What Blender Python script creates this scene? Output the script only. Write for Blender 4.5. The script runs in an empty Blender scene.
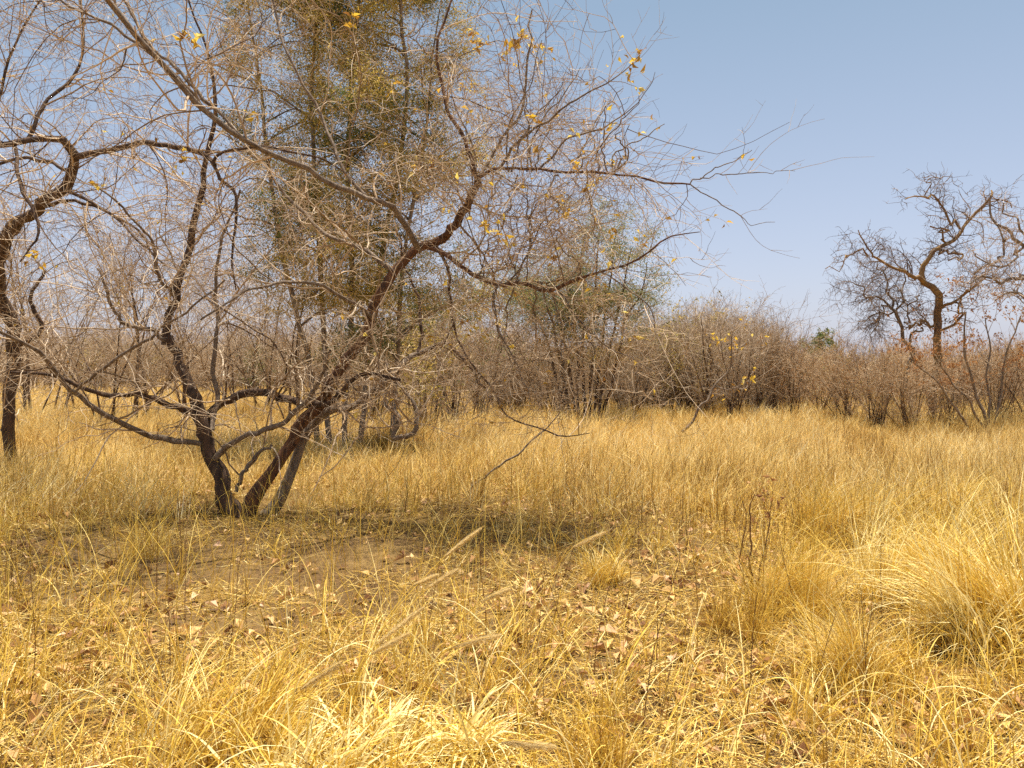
import bpy, math
import numpy as np
from mathutils import Vector

# ---------------------------------------------------------------- camera
F_PX, HORIZON_Y, EYE = 760.0, 366.0, 1.6
PITCH = math.atan((384 - HORIZON_Y) / F_PX)
sc = bpy.context.scene
C = sc.collection
cam_d = bpy.data.cameras.new('camera')
cam = bpy.data.objects.new('camera', cam_d)
C.objects.link(cam)
cam.location = (0, 0, EYE)
cam.rotation_euler = (math.pi / 2 - PITCH, 0, 0)
cam_d.sensor_width = 36
cam_d.lens = 36 * F_PX / 1024
cam_d.clip_start = 0.05
cam_d.clip_end = 3000
sc.camera = cam

# ---------------------------------------------------------------- light
SUN_DIR = Vector((0.07, 0.15, 0.93)).normalized()      # towards the sun
sun_el = math.asin(SUN_DIR.z)
sun_az = math.atan2(SUN_DIR.x, SUN_DIR.y)
world = bpy.data.worlds.new('World')
sc.world = world
world.use_nodes = True
wt = world.node_tree
wt.nodes.clear()
sky = wt.nodes.new('ShaderNodeTexSky')
sky.sky_type = 'NISHITA'
sky.sun_disc = False
sky.sun_elevation = sun_el
sky.sun_rotation = sun_az
sky.altitude = 900
sky.air_density = 1.0
sky.dust_density = 4.5
sky.ozone_density = 1.6
bg = wt.nodes.new('ShaderNodeBackground')
bg.inputs['Strength'].default_value = 0.126
wo = wt.nodes.new('ShaderNodeOutputWorld')
tint = wt.nodes.new('ShaderNodeMixRGB')
tint.blend_type = 'MULTIPLY'
tint.inputs['Fac'].default_value = 1.0
tint.inputs['Color2'].default_value = (1.02, 0.92, 0.87, 1)
wt.links.new(sky.outputs[0], tint.inputs['Color1'])
veil = wt.nodes.new('ShaderNodeMixRGB')           # dry-season dust: pale near the horizon, greyer blue above
veil.inputs['Fac'].default_value = 0.65
wtc = wt.nodes.new('ShaderNodeTexCoord')
wsx = wt.nodes.new('ShaderNodeSeparateXYZ')
wrp = wt.nodes.new('ShaderNodeMapRange')
wrp.inputs['From Min'].default_value = 0.04
wrp.inputs['From Max'].default_value = 0.42
wmx = wt.nodes.new('ShaderNodeMixRGB')
wmx.inputs['Color1'].default_value = (2.80, 3.00, 3.80, 1)
wmx.inputs['Color2'].default_value = (1.22, 1.86, 2.40, 1)
wt.links.new(wtc.outputs['Generated'], wsx.inputs[0])
wt.links.new(wsx.outputs['Z'], wrp.inputs['Value'])
wt.links.new(wrp.outputs[0], wmx.inputs['Fac'])
wr2 = wt.nodes.new('ShaderNodeMapRange')           # dusty glare high up around the sun
wr2.inputs['From Min'].default_value = 0.46
wr2.inputs['From Max'].default_value = 0.95
wm2 = wt.nodes.new('ShaderNodeMixRGB')
wm2.inputs['Color2'].default_value = (2.5, 2.35, 2.35, 1)
wt.links.new(wsx.outputs['Z'], wr2.inputs['Value'])
wt.links.new(wr2.outputs[0], wm2.inputs['Fac'])
wt.links.new(wmx.outputs[0], wm2.inputs['Color1'])
wt.links.new(wm2.outputs[0], veil.inputs['Color2'])
wt.links.new(tint.outputs[0], veil.inputs['Color1'])
wt.links.new(veil.outputs[0], bg.inputs['Color'])
wt.links.new(bg.outputs[0], wo.inputs['Surface'])

sun_l = bpy.data.lights.new('sun', 'SUN')
sun_l.energy = 5.0
sun_l.angle = math.radians(0.55)
sun_l.color = (1.0, 0.93, 0.82)
sun_o = bpy.data.objects.new('sun', sun_l)
C.objects.link(sun_o)
sun_o.rotation_euler = SUN_DIR.to_track_quat('Z', 'Y').to_euler()
sun_o.location = (0, 0, 30)

sc.view_settings.view_transform = 'Standard'
sc.view_settings.look = 'None'
sc.view_settings.exposure = 0.78
sc.view_settings.gamma = 1
sc.view_settings.use_curve_mapping = False
sc.render.engine = 'CYCLES'
cy = sc.cycles
cy.max_bounces = 5
cy.diffuse_bounces = 3
cy.glossy_bounces = 1
cy.transmission_bounces = 3
cy.transparent_max_bounces = 8
cy.volume_bounces = 0
cy.use_denoising = False
cy.use_adaptive_sampling = True
cy.adaptive_threshold = 0.02
sc.render.filter_size = 1.3

# ---------------------------------------------------------------- helpers
CP, SP = math.cos(PITCH), math.sin(PITCH)


def at(px, py, d):
    """world point seen at pixel px,py at forward distance d (metres)"""
    a, b = (px - 512) / F_PX, (384 - py) / F_PX
    return np.array([a * d, (CP + b * SP) * d, EYE + (-SP + b * CP) * d])


def gz(x, y):
    """ground height"""
    x = np.asarray(x, float); y = np.asarray(y, float)
    return (0.035 * np.sin(0.9 * x + 1.3) * np.cos(0.7 * y + 0.4) + 0.02 * np.sin(2.3 * x - 1.1 * y)
            + 0.012 * np.sin(5.1 * x + 2.0) * np.sin(4.3 * y) + 0.06 * np.sin(0.13 * x + 2) * np.sin(0.17 * y))


def ground_at(px, py):
    y = EYE * F_PX / (py - HORIZON_Y)
    return (px - 512) / F_PX * y, y


def link(o):
    C.objects.link(o)
    return o


def tag(o, label=None, cat=None, group=None, kind=None):
    if label: o['label'] = label
    if cat: o['category'] = cat
    if group: o['group'] = group
    if kind: o['kind'] = kind
    return o


def mesh_np(name, V, Fq, mat, rnd=None, smooth=False, parent=None, own=None):
    """V (n,3), Fq (m,k) faces all of k corners or a list of such arrays"""
    me = bpy.data.meshes.new(name)
    if not isinstance(Fq, list):
        Fq = [Fq]
    Fq = [f for f in Fq if len(f)]
    nl = sum(f.size for f in Fq)
    nf = sum(len(f) for f in Fq)
    me.vertices.add(len(V))
    me.vertices.foreach_set('co', np.ascontiguousarray(V, dtype=np.float32).ravel())
    me.loops.add(nl)
    me.loops.foreach_set('vertex_index', np.concatenate([f.ravel() for f in Fq]).astype(np.int32))
    me.polygons.add(nf)
    tot = np.concatenate([np.full(len(f), f.shape[1]) for f in Fq])
    st = np.concatenate([[0], np.cumsum(tot)[:-1]]).astype(np.int32)
    me.polygons.foreach_set('loop_start', st)
    if smooth:
        me.polygons.foreach_set('use_smooth', np.ones(nf, bool))
    else:
        me.polygons.foreach_set('use_smooth', np.zeros(nf, bool))
    if rnd is not None:
        a = me.attributes.new('rnd', 'FLOAT', 'POINT')
        a.data.foreach_set('value', np.ascontiguousarray(rnd, dtype=np.float32))
    me.update(calc_edges=True)
    me.materials.append(mat)
    o = bpy.data.objects.new(name, me)
    link(o)
    if parent is not None:
        o.parent = parent
    return o


def empty(name, loc, label, cat, group=None):
    o = bpy.data.objects.new(name, None)
    o.location = loc
    link(o)
    return tag(o, label, cat, group)


def unit(v):
    return v / np.maximum(np.linalg.norm(v, axis=-1, keepdims=True), 1e-9)


# ---- tubes -------------------------------------------------------------
class Tubes:
    """collects batches of polylines with radii and turns them into one mesh"""
    def __init__(self):
        self.b = []

    def add(self, P, R, sides, rnd=None):
        P = np.asarray(P, float); R = np.asarray(R, float)
        if P.ndim == 2:
            P = P[None]; R = R[None]
        if rnd is None:
            rnd = np.random.default_rng(len(P)).random(len(P))
        self.b.append((P, R, sides, rnd))
        return self

    def arrays(self, origin=(0, 0, 0), seed=1):
        Vs, Fs, Rs = [], [], []
        off = 0
        rng = np.random.default_rng(seed)
        for P, R, s, rnd in self.b:
            N, n, _ = P.shape
            T = np.empty_like(P)
            T[:, 1:-1] = P[:, 2:] - P[:, :-2]
            T[:, 0] = P[:, 1] - P[:, 0]
            T[:, -1] = P[:, -1] - P[:, -2]
            T = unit(T)
            u = np.cross(T[:, 0], unit(rng.normal(size=(N, 3))))
            u = unit(u)
            ang = np.arange(s) / s * 2 * np.pi
            V = np.empty((N, n, s, 3))
            for i in range(n):
                t = T[:, i]
                u = unit(u - np.sum(u * t, -1, keepdims=True) * t)
                v = np.cross(t, u)
                ca, sa = np.cos(ang), np.sin(ang)
                ring = u[:, None] * ca[None, :, None] + v[:, None] * sa[None, :, None]
                rr = R[:, i][:, None, None]
                if s > 5:   # bark lumps and knots on thick limbs
                    lump = 1 + 0.10 * np.sin(ang * 3 + i * 0.9)[None, :, None] + 0.09 * rng.normal(size=(N, s, 1))
                    rr = rr * lump
                V[:, i] = P[:, i][:, None] + ring * rr
            V = V.reshape(-1, 3)
            base = off + (np.arange(N) * n * s)[:, None, None] + (np.arange(n - 1) * s)[None, :, None]
            k = np.arange(s)[None, None]
            k2 = (np.arange(s) + 1) % s
            k2 = k2[None, None]
            q = np.stack([base + k, base + k2, base + k2 + s, base + k + s], -1).reshape(-1, 4)
            Fs.append(q)
            Vs.append(V)
            Rs.append(np.repeat(rnd, n * s))
            off += len(V)
        return np.concatenate(Vs) - np.asarray(origin), np.concatenate(Fs), np.concatenate(Rs)

    def build(self, name, mat, parent=None, origin=(0, 0, 0), smooth=True):
        V, Fq, r = self.arrays(origin)
        return mesh_np(name, V, Fq, mat, r, smooth, parent)


def resample(pts, n):
    """Catmull-Rom through the points, n samples; pts (k,m)"""
    p = np.asarray(pts, float)
    k = len(p)
    pp = np.vstack([2 * p[0] - p[1], p, 2 * p[-1] - p[-2]])
    seg = np.linalg.norm(np.diff(p[:, :3], axis=0), axis=1)
    cum = np.concatenate([[0], np.cumsum(seg)])
    s = np.linspace(0, cum[-1], n)
    i = np.clip(np.searchsorted(cum, s, side='right') - 1, 0, k - 2)
    t = ((s - cum[i]) / np.maximum(seg[i], 1e-9))[:, None]
    a, b, c, d = pp[i], pp[i + 1], pp[i + 2], pp[i + 3]
    return 0.5 * ((2 * b) + (-a + c) * t + (2 * a - 5 * b + 4 * c - d) * t ** 2 + (-a + 3 * b - 3 * c + d) * t ** 3)


def limb(spec, n=22, seed=0, jit=0.25, rs=1.0, kf=1.0):
    """spec: list of (px, py, depth, radius_px) -> P (n,3), R (n)"""
    rows = []
    for px, py, d, r in spec:
        q = at(px, py, d)
        rows.append([*q, r * rs * d / F_PX])
    a = resample(rows, n)
    P, R = a[:, :3], np.maximum(a[:, 3], 0.0015)
    rng = np.random.default_rng(seed)
    nz = rng.normal(size=P.shape) * R[:, None] * jit
    nz[0] = 0
    k = max(5, n // 2)
    kn = rng.normal(size=(k, 3)) * 0.017 * kf * np.array([1, 1, 1]); kn[0] = 0; kn[-1] = 0
    t = np.linspace(0, 1, n)
    kk = np.stack([np.interp(t, np.linspace(0, 1, k), kn[:, j]) for j in range(3)], 1)
    return P + nz + kk * rows[0][3] ** 0.0 * (spec[0][2] / 9.0), R


def grow(rng, S, D, L, R, nseg, wig, trop=(0, 0, 0), taper=0.75, endr=0.25):
    N = len(S)
    P = np.empty((N, nseg + 1, 3)); P[:, 0] = S
    d = unit(D)
    bend = unit(rng.normal(size=(N, 3))) * wig * 0.5
    for i in range(nseg):
        d = unit(d + rng.normal(size=(N, 3)) * wig + bend + np.asarray(trop))
        P[:, i + 1] = P[:, i] + d * (L / nseg)[:, None]
    t = np.linspace(0, 1, nseg + 1)
    RR = R[:, None] * (1 - (1 - endr) * t ** taper)[None]
    return P, RR


def spawn(rng, P, R, per_m, tmin, tmax, ang, lmin, lmax, rf, up=0.0, bydist=0.0):
    """children from polylines P (N,n,3): density per metre, start param range"""
    N, n, _ = P.shape
    seg = np.linalg.norm(np.diff(P, axis=1), axis=2)
    L = seg.sum(1)
    cnt = rng.poisson(per_m * L * (tmax - tmin)) if per_m > 0 else np.zeros(N, int)
    idx = np.repeat(np.arange(N), cnt)
    M = len(idx)
    t = tmin + (tmax - tmin) * rng.random(M)
    f = t * (n - 1)
    i = np.minimum(f.astype(int), n - 2)
    w = (f - i)[:, None]
    S = P[idx, i] * (1 - w) + P[idx, i + 1] * w
    r = R[idx, i] * (1 - w[:, 0]) + R[idx, i + 1] * w[:, 0]
    T = unit(P[idx, i + 1] - P[idx, i])
    a = np.radians(ang[0] + (ang[1] - ang[0]) * rng.random(M))
    q = unit(np.cross(T, unit(rng.normal(size=(M, 3)))))
    D = T * np.cos(a)[:, None] + q * np.sin(a)[:, None]
    D = unit(D + np.array([0, 0, up]))
    Lc = (lmin + (lmax - lmin) * rng.random(M) ** 1.3) * (1 - bydist * t)
    return S, D, Lc, np.minimum(r * rf, r * 0.95)


# ---- leaves ------------------------------------------------------------
def leaf_arrays(rng, Pos, size, flat=0.0, hang=0.0, wid=0.5, fold=0.25):
    """folded pointed leaves (6 verts, 4 tris) at Pos"""
    N = len(Pos)
    d = rng.normal(size=(N, 3)); d[:, 2] = d[:, 2] * (1 - flat) - hang
    d = unit(d)
    nrm = rng.normal(size=(N, 3)) * (1 - flat * 0.75); nrm[:, 2] += flat * 1.2
    s = unit(np.cross(d, nrm)); nn = np.cross(s, d)
    L = size * (0.6 + 0.8 * rng.random(N)); L = L[:, None]
    W = L * wid
    curl = (rng.random((N, 1)) - 0.3) * 0.35 * L
    b = Pos
    m1 = b + d * L * 0.33 + nn * curl * 0.3
    tip = b + d * L + nn * curl * (-1)
    m2 = b + d * L * 0.68 + nn * curl * 0.2
    fz = nn * L * fold
    l1 = b + d * L * 0.42 + s * W * 0.5 + fz
    r1 = b + d * L * 0.42 - s * W * 0.5 + fz * (0.4 + 0.6 * rng.random((N, 1)))
    V = np.stack([b, m1, m2, tip, l1, r1], 1).reshape(-1, 3)
    o = (np.arange(N) * 6)[:, None]
    tri = np.array([[0, 1, 4], [1, 2, 4], [2, 3, 4], [0, 5, 1], [1, 5, 2], [2, 5, 3]])
    Fq = (o[:, :, None] + tri[None]).reshape(-1, 3)
    return V, Fq, np.repeat(rng.random(N), 6)


# ---- grass -------------------------------------------------------------
def blades(rng, X, Y, H, lean_az, th0, th1, width, segs, rnd=None, z0=None, power=1.3, kink=0.0, sag=True):
    """ribbons. th0 start angle from vertical, th1 added by the tip"""
    N = len(X)
    z = gz(X, Y) if z0 is None else z0
    dirv = np.stack([np.cos(lean_az), np.sin(lean_az), np.zeros(N)], 1)
    P = np.empty((N, segs + 1, 3)); P[:, 0] = np.stack([X, Y, z - 0.01], 1)
    step = (H / segs)[:, None]
    for i in range(segs):
        t = (i + 0.5) / segs
        th = th0 + th1 * t ** power
        if kink:
            th = th + kink * rng.normal(size=N)
        P[:, i + 1] = P[:, i] + step * (np.sin(th)[:, None] * dirv + np.cos(th)[:, None] * np.array([0, 0, 1.0]))
    tw = rng.random(N) * np.pi
    side = np.stack([np.cos(tw), np.sin(tw), np.zeros(N)], 1)
    side = unit(side + 0.3 * rng.normal(size=(N, 3)))
    t = np.linspace(0, 1, segs + 1)
    w = np.maximum((1 - t ** 2.2) * (0.55 + 0.45 * np.minimum(t * 6, 1)), 0.12)
    Wd = side[:, None] * (width[:, None] * w[None])[..., None] * 0.5
    V = np.stack([P - Wd, P + Wd], 2).reshape(-1, 3)
    base = (np.arange(N) * (segs + 1) * 2)[:, None, None] + (np.arange(segs) * 2)[None, :, None]
    Fq = np.concatenate([base, base + 1, base + 3, base + 2], -1).reshape(-1, 4)
    if rnd is None:
        rnd = rng.random(N)
    return V, Fq, np.repeat(rnd, (segs + 1) * 2), P


class Bag:
    def __init__(self):
        self.V, self.F, self.R, self.n = [], {}, [], 0

    def add(self, V, Fq, R):
        self.V.append(V)
        self.F.setdefault(Fq.shape[1], []).append(Fq + self.n)
        self.R.append(R)
        self.n += len(V)

    def build(self, name, mat, parent=None, origin=(0, 0, 0)):
        return mesh_np(name, np.concatenate(self.V) - np.asarray(origin), [np.concatenate(f) for f in self.F.values()],
                       mat, np.concatenate(self.R), False, parent)


def vnoise(x, y, s, seed=0):
    """cheap smooth value noise 0..1"""
    x = np.asarray(x) / s; y = np.asarray(y) / s
    xi = np.floor(x).astype(np.int64); yi = np.floor(y).astype(np.int64)
    fx = x - xi; fy = y - yi
    fx = fx * fx * (3 - 2 * fx); fy = fy * fy * (3 - 2 * fy)

    def h(a, b):
        k = (a * 374761393 + b * 668265263 + seed * 982451653) & 0x7fffffff
        k = ((k ^ (k >> 13)) * 1274126177) & 0x7fffffff
        return ((k ^ (k >> 16)) & 0xffff) / 65535.0
    return ((h(xi, yi) * (1 - fx) + h(xi + 1, yi) * fx) * (1 - fy)
            + (h(xi, yi + 1) * (1 - fx) + h(xi + 1, yi + 1) * fx) * fy)


# ---------------------------------------------------------------- materials
def ramp_mat(name, stops, transl=0.0, rough=0.8, noise=None, bump=0.0, spec=0.2, objvar=0.0):
    m = bpy.data.materials.new(name)
    m.use_nodes = True
    nt = m.node_tree
    nt.nodes.clear()
    out = nt.nodes.new('ShaderNodeOutputMaterial')
    at_ = nt.nodes.new('ShaderNodeAttribute'); at_.attribute_name = 'rnd'
    cr = nt.nodes.new('ShaderNodeValToRGB')
    el = cr.color_ramp.elements
    while len(el) > 1: el.remove(el[-1])
    el[0].position = stops[0][0]; el[0].color = (*stops[0][1], 1)
    for p, c in stops[1:]:
        e = el.new(p); e.color = (*c, 1)
    fac = at_.outputs['Fac']
    if objvar:
        oi = nt.nodes.new('ShaderNodeObjectInfo')
        mx = nt.nodes.new('ShaderNodeMath'); mx.operation = 'MULTIPLY_ADD'
        mx.inputs[1].default_value = objvar
        nt.links.new(oi.outputs['Random'], mx.inputs[0])
        s2 = nt.nodes.new('ShaderNodeMath'); s2.operation = 'MULTIPLY'
        s2.inputs[1].default_value = 1 - objvar
        nt.links.new(fac, s2.inputs[0])
        nt.links.new(s2.outputs[0], mx.inputs[2])
        fac = mx.outputs[0]
    nt.links.new(fac, cr.inputs[0])
    col = cr.outputs[0]
    pr = nt.nodes.new('ShaderNodeBsdfPrincipled')
    pr.inputs['Roughness'].default_value = rough
    pr.inputs['Specular IOR Level'].default_value = spec
    if noise:
        tc = nt.nodes.new('ShaderNodeTexCoord')
        mp = nt.nodes.new('ShaderNodeMapping')
        mp.inputs['Scale'].default_value = noise.get('stretch', (1, 1, 1))
        nt.links.new(tc.outputs['Object'], mp.inputs[0])
        nz = nt.nodes.new('ShaderNodeTexNoise')
        nz.inputs['Scale'].default_value = noise['scale']
        nz.inputs['Detail'].default_value = 5
        nz.inputs['Roughness'].default_value = 0.65
        nt.links.new(mp.outputs[0], nz.inputs['Vector'])
        r2 = nt.nodes.new('ShaderNodeValToRGB')
        r2.color_ramp.elements[0].position = 0.38
        r2.color_ramp.elements[1].position = 0.66
        nt.links.new(nz.outputs['Fac'], r2.inputs[0])
        mix = nt.nodes.new('ShaderNodeMixRGB')
        mix.inputs['Color2'].default_value = (*noise['col'], 1)
        nt.links.new(r2.outputs[0], mix.inputs['Fac'])
        nt.links.new(col, mix.inputs['Color1'])
        col = mix.outputs[0]
        if bump:
            bp = nt.nodes.new('ShaderNodeBump')
            bp.inputs['Strength'].default_value = bump
            bp.inputs['Distance'].default_value = 0.02
            nt.links.new(nz.outputs['Fac'], bp.inputs['Height'])
            nt.links.new(bp.outputs[0], pr.inputs['Normal'])
    nt.links.new(col, pr.inputs['Base Color'])
    if transl > 0:
        tr = nt.nodes.new('ShaderNodeBsdfTranslucent')
        nt.links.new(col, tr.inputs['Color'])
        ms = nt.nodes.new('ShaderNodeMixShader')
        ms.inputs[0].default_value = transl
        nt.links.new(pr.outputs[0], ms.inputs[1])
        nt.links.new(tr.outputs[0], ms.inputs[2])
        nt.links.new(ms.outputs[0], out.inputs[0])
    else:
        nt.links.new(pr.outputs[0], out.inputs[0])
    return m


M = {}
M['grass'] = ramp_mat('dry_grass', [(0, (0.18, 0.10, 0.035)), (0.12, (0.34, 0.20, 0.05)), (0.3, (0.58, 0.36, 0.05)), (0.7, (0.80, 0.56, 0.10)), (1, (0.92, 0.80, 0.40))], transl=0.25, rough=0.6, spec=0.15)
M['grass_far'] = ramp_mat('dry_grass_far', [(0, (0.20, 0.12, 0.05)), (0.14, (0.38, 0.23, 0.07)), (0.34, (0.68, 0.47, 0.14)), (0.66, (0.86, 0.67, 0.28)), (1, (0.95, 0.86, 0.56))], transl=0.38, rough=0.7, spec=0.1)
M['straw'] = ramp_mat('straw_litter', [(0, (0.20, 0.105, 0.025)), (0.4, (0.50, 0.30, 0.06)), (0.75, (0.76, 0.52, 0.12)), (1, (0.90, 0.74, 0.34))], transl=0.1, rough=0.7)
M['leaf_dead'] = ramp_mat('dead_leaf', [(0, (0.17, 0.075, 0.03)), (0.3, (0.42, 0.23, 0.09)), (0.6, (0.60, 0.37, 0.15)), (0.8, (0.74, 0.52, 0.20)), (1, (0.70, 0.46, 0.30))], transl=0.15, rough=0.6)
M['leaf_yellow'] = ramp_mat('yellow_leaf', [(0, (0.26, 0.12, 0.03)), (0.35, (0.60, 0.36, 0.05)), (0.75, (0.80, 0.58, 0.07)), (1, (0.80, 0.68, 0.24))], transl=0.45, rough=0.5)
M['leaf_orange'] = ramp_mat('orange_leaf', [(0, (0.22, 0.10, 0.045)), (0.5, (0.42, 0.21, 0.08)), (1, (0.56, 0.33, 0.14))], transl=0.3)
M['leaf_olive'] = ramp_mat('olive_leaf', [(0, (0.14, 0.13, 0.03)), (0.3, (0.36, 0.31, 0.07)), (0.7, (0.64, 0.49, 0.12)), (1, (0.82, 0.64, 0.24))], transl=0.35)
M['leaf_green'] = ramp_mat('green_leaf', [(0, (0.06, 0.09, 0.025)), (0.5, (0.13, 0.18, 0.05)), (1, (0.28, 0.31, 0.10))], transl=0.3)
M['leaf_grey'] = ramp_mat('grey_green_leaf', [(0, (0.13, 0.16, 0.08)), (0.5, (0.25, 0.29, 0.14)), (1, (0.42, 0.43, 0.24))], transl=0.3)
M['bark_red'] = ramp_mat('red_brown_bark', [(0, (0.15, 0.07, 0.035)), (1, (0.24, 0.12, 0.06))], rough=0.85, bump=0.8,
                         noise=dict(scale=26, col=(0.06, 0.035, 0.025), stretch=(1, 1, 0.3)))
M['bark_grey'] = ramp_mat('grey_bark', [(0, (0.22, 0.165, 0.115)), (1, (0.34, 0.27, 0.20))], rough=0.85, bump=0.8,
                          noise=dict(scale=22, col=(0.11, 0.075, 0.05), stretch=(1, 1, 0.35)))
M['bark_dark'] = ramp_mat('dark_bark', [(0, (0.09, 0.055, 0.035)), (1, (0.16, 0.10, 0.065))], rough=0.9, bump=0.8,
                          noise=dict(scale=18, col=(0.045, 0.03, 0.022), stretch=(1, 1, 0.35)))
M['bark_gold'] = ramp_mat('lichen_bark', [(0, (0.16, 0.10, 0.06)), (1, (0.20, 0.12, 0.07))], rough=0.9, bump=0.6,
                          noise=dict(scale=2.6, col=(0.34, 0.21, 0.07)))
M['twig'] = ramp_mat('grey_twig', [(0, (0.10, 0.06, 0.03)), (0.3, (0.33, 0.22, 0.12)), (0.62, (0.58, 0.43, 0.27)), (1, (0.78, 0.64, 0.46))], rough=0.75)
M['twig_pale'] = ramp_mat('pale_twig', [(0, (0.30, 0.22, 0.16)), (0.5, (0.46, 0.36, 0.28)), (1, (0.60, 0.50, 0.40))], rough=0.7)
M['twig_brown'] = ramp_mat('brown_twig', [(0, (0.20, 0.145, 0.09)), (0.5, (0.42, 0.32, 0.215)), (1, (0.62, 0.50, 0.36))], rough=0.8, objvar=0.35)
M['twig_red'] = ramp_mat('reddish_twig', [(0, (0.22, 0.145, 0.085)), (0.5, (0.46, 0.33, 0.20)), (1, (0.65, 0.51, 0.33))], rough=0.8, objvar=0.35)
M['twig_gold'] = ramp_mat('golden_twig', [(0, (0.18, 0.11, 0.04)), (0.4, (0.44, 0.30, 0.11)), (0.75, (0.66, 0.47, 0.19)), (1, (0.80, 0.61, 0.29))], rough=0.8)
M['twig_dark'] = ramp_mat('dark_twig', [(0, (0.08, 0.05, 0.035)), (0.6, (0.20, 0.135, 0.09)), (1, (0.36, 0.26, 0.18))], rough=0.8)
M['stalk'] = ramp_mat('dark_stalk', [(0, (0.13, 0.06, 0.025)), (1, (0.28, 0.15, 0.06))], rough=0.8)
M['plume'] = ramp_mat('seed_plume', [(0, (0.76, 0.58, 0.26)), (1, (0.95, 0.82, 0.50))], transl=0.6, spec=0.05)


def ground_material():
    m = bpy.data.materials.new('dry_soil')
    m.use_nodes = True
    nt = m.node_tree
    pr = nt.nodes['Principled BSDF']
    pr.inputs['Roughness'].default_value = 0.95
    pr.inputs['Specular IOR Level'].default_value = 0.1
    geo = nt.nodes.new('ShaderNodeTexCoord')

    def noise(s, d=6, r=0.6):
        n = nt.nodes.new('ShaderNodeTexNoise')
        n.inputs['Scale'].default_value = s
        n.inputs['Detail'].default_value = d
        n.inputs['Roughness'].default_value = r
        nt.links.new(geo.outputs['Object'], n.inputs['Vector'])
        return n

    def ramp(src, a, b, c0, c1):
        r = nt.nodes.new('ShaderNodeValToRGB')
        r.color_ramp.elements[0].position = a; r.color_ramp.elements[0].color = (*c0, 1)
        r.color_ramp.elements[1].position = b; r.color_ramp.elements[1].color = (*c1, 1)
        nt.links.new(src, r.inputs[0])
        return r
    n1, n2, n3 = noise(1.3), noise(28, 8, 0.7), noise(140, 4, 0.7)
    soil = ramp(n2.outputs['Fac'], 0.36, 0.66, (0.075, 0.042, 0.02), (0.28, 0.17, 0.068))
    straw = ramp(n3.outputs['Fac'], 0.35, 0.65, (0.26, 0.15, 0.05), (0.60, 0.41, 0.15))
    msk = ramp(n1.outputs['Fac'], 0.45, 0.60, (0, 0, 0), (1, 1, 1))
    at_ = nt.nodes.new('ShaderNodeAttribute'); at_.attribute_name = 'rnd'
    mx = nt.nodes.new('ShaderNodeMath'); mx.operation = 'MAXIMUM'
    sc_ = nt.nodes.new('ShaderNodeMath'); sc_.operation = 'MULTIPLY'; sc_.inputs[1].default_value = 0.45
    nt.links.new(msk.outputs[0], sc_.inputs[0])
    nt.links.new(sc_.outputs[0], mx.inputs[0])
    nt.links.new(at_.outputs['Fac'], mx.inputs[1])
    mix = nt.nodes.new('ShaderNodeMixRGB')
    nt.links.new(mx.outputs[0], mix.inputs['Fac'])
    nt.links.new(soil.outputs[0], mix.inputs['Color1'])
    nt.links.new(straw.outputs[0], mix.inputs['Color2'])
    nt.links.new(mix.outputs[0], pr.inputs['Base Color'])
    bp = nt.nodes.new('ShaderNodeBump')
    bp.inputs['Strength'].default_value = 0.9
    bp.inputs['Distance'].default_value = 0.05
    nt.links.new(n2.outputs['Fac'], bp.inputs['Height'])
    nt.links.new(bp.outputs[0], pr.inputs['Normal'])
    return m


# ---------------------------------------------------------------- ground
def axis(fine, far, n1, n2):
    a = np.linspace(0, fine, n1)
    b = fine * (far / fine) ** (np.arange(1, n2 + 1) / n2)
    return np.concatenate([a, b])


xa = axis(12, 1200, 160, 40)
xs = np.concatenate([-xa[:0:-1], xa])
ya = axis(16, 1500, 220, 45)
ys = np.concatenate([-axis(4, 300, 10, 16)[:0:-1], ya])
XX, YY = np.meshgrid(xs, ys)
rough_amp = np.clip(1 - np.hypot(XX, YY) / 14, 0, 1)
ZZ = gz(XX, YY)
near = np.hypot(XX, YY) < 60
ZZ = np.where(near, ZZ, ZZ * 0.6)
ZZ = ZZ + rough_amp * 0.022 * (vnoise(XX, YY, 0.28, 3) - 0.5) + rough_amp * 0.014 * (vnoise(XX, YY, 0.11, 5) - 0.5)
nx, ny = len(xs), len(ys)
ii = (np.arange(ny - 1)[:, None] * nx + np.arange(nx - 1)[None]).reshape(-1, 1)
GF = np.concatenate([ii, ii + 1, ii + 1 + nx, ii + nx], 1)
thatch = np.clip((YY - 8.5) / 4, 0, 1)
ground = mesh_np('ground', np.stack([XX, YY, ZZ], -1).reshape(-1, 3), GF, ground_material(), thatch.ravel(), True)
tag(ground, 'bare brown soil under dry grass and fallen leaves', 'ground', kind='structure')


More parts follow.
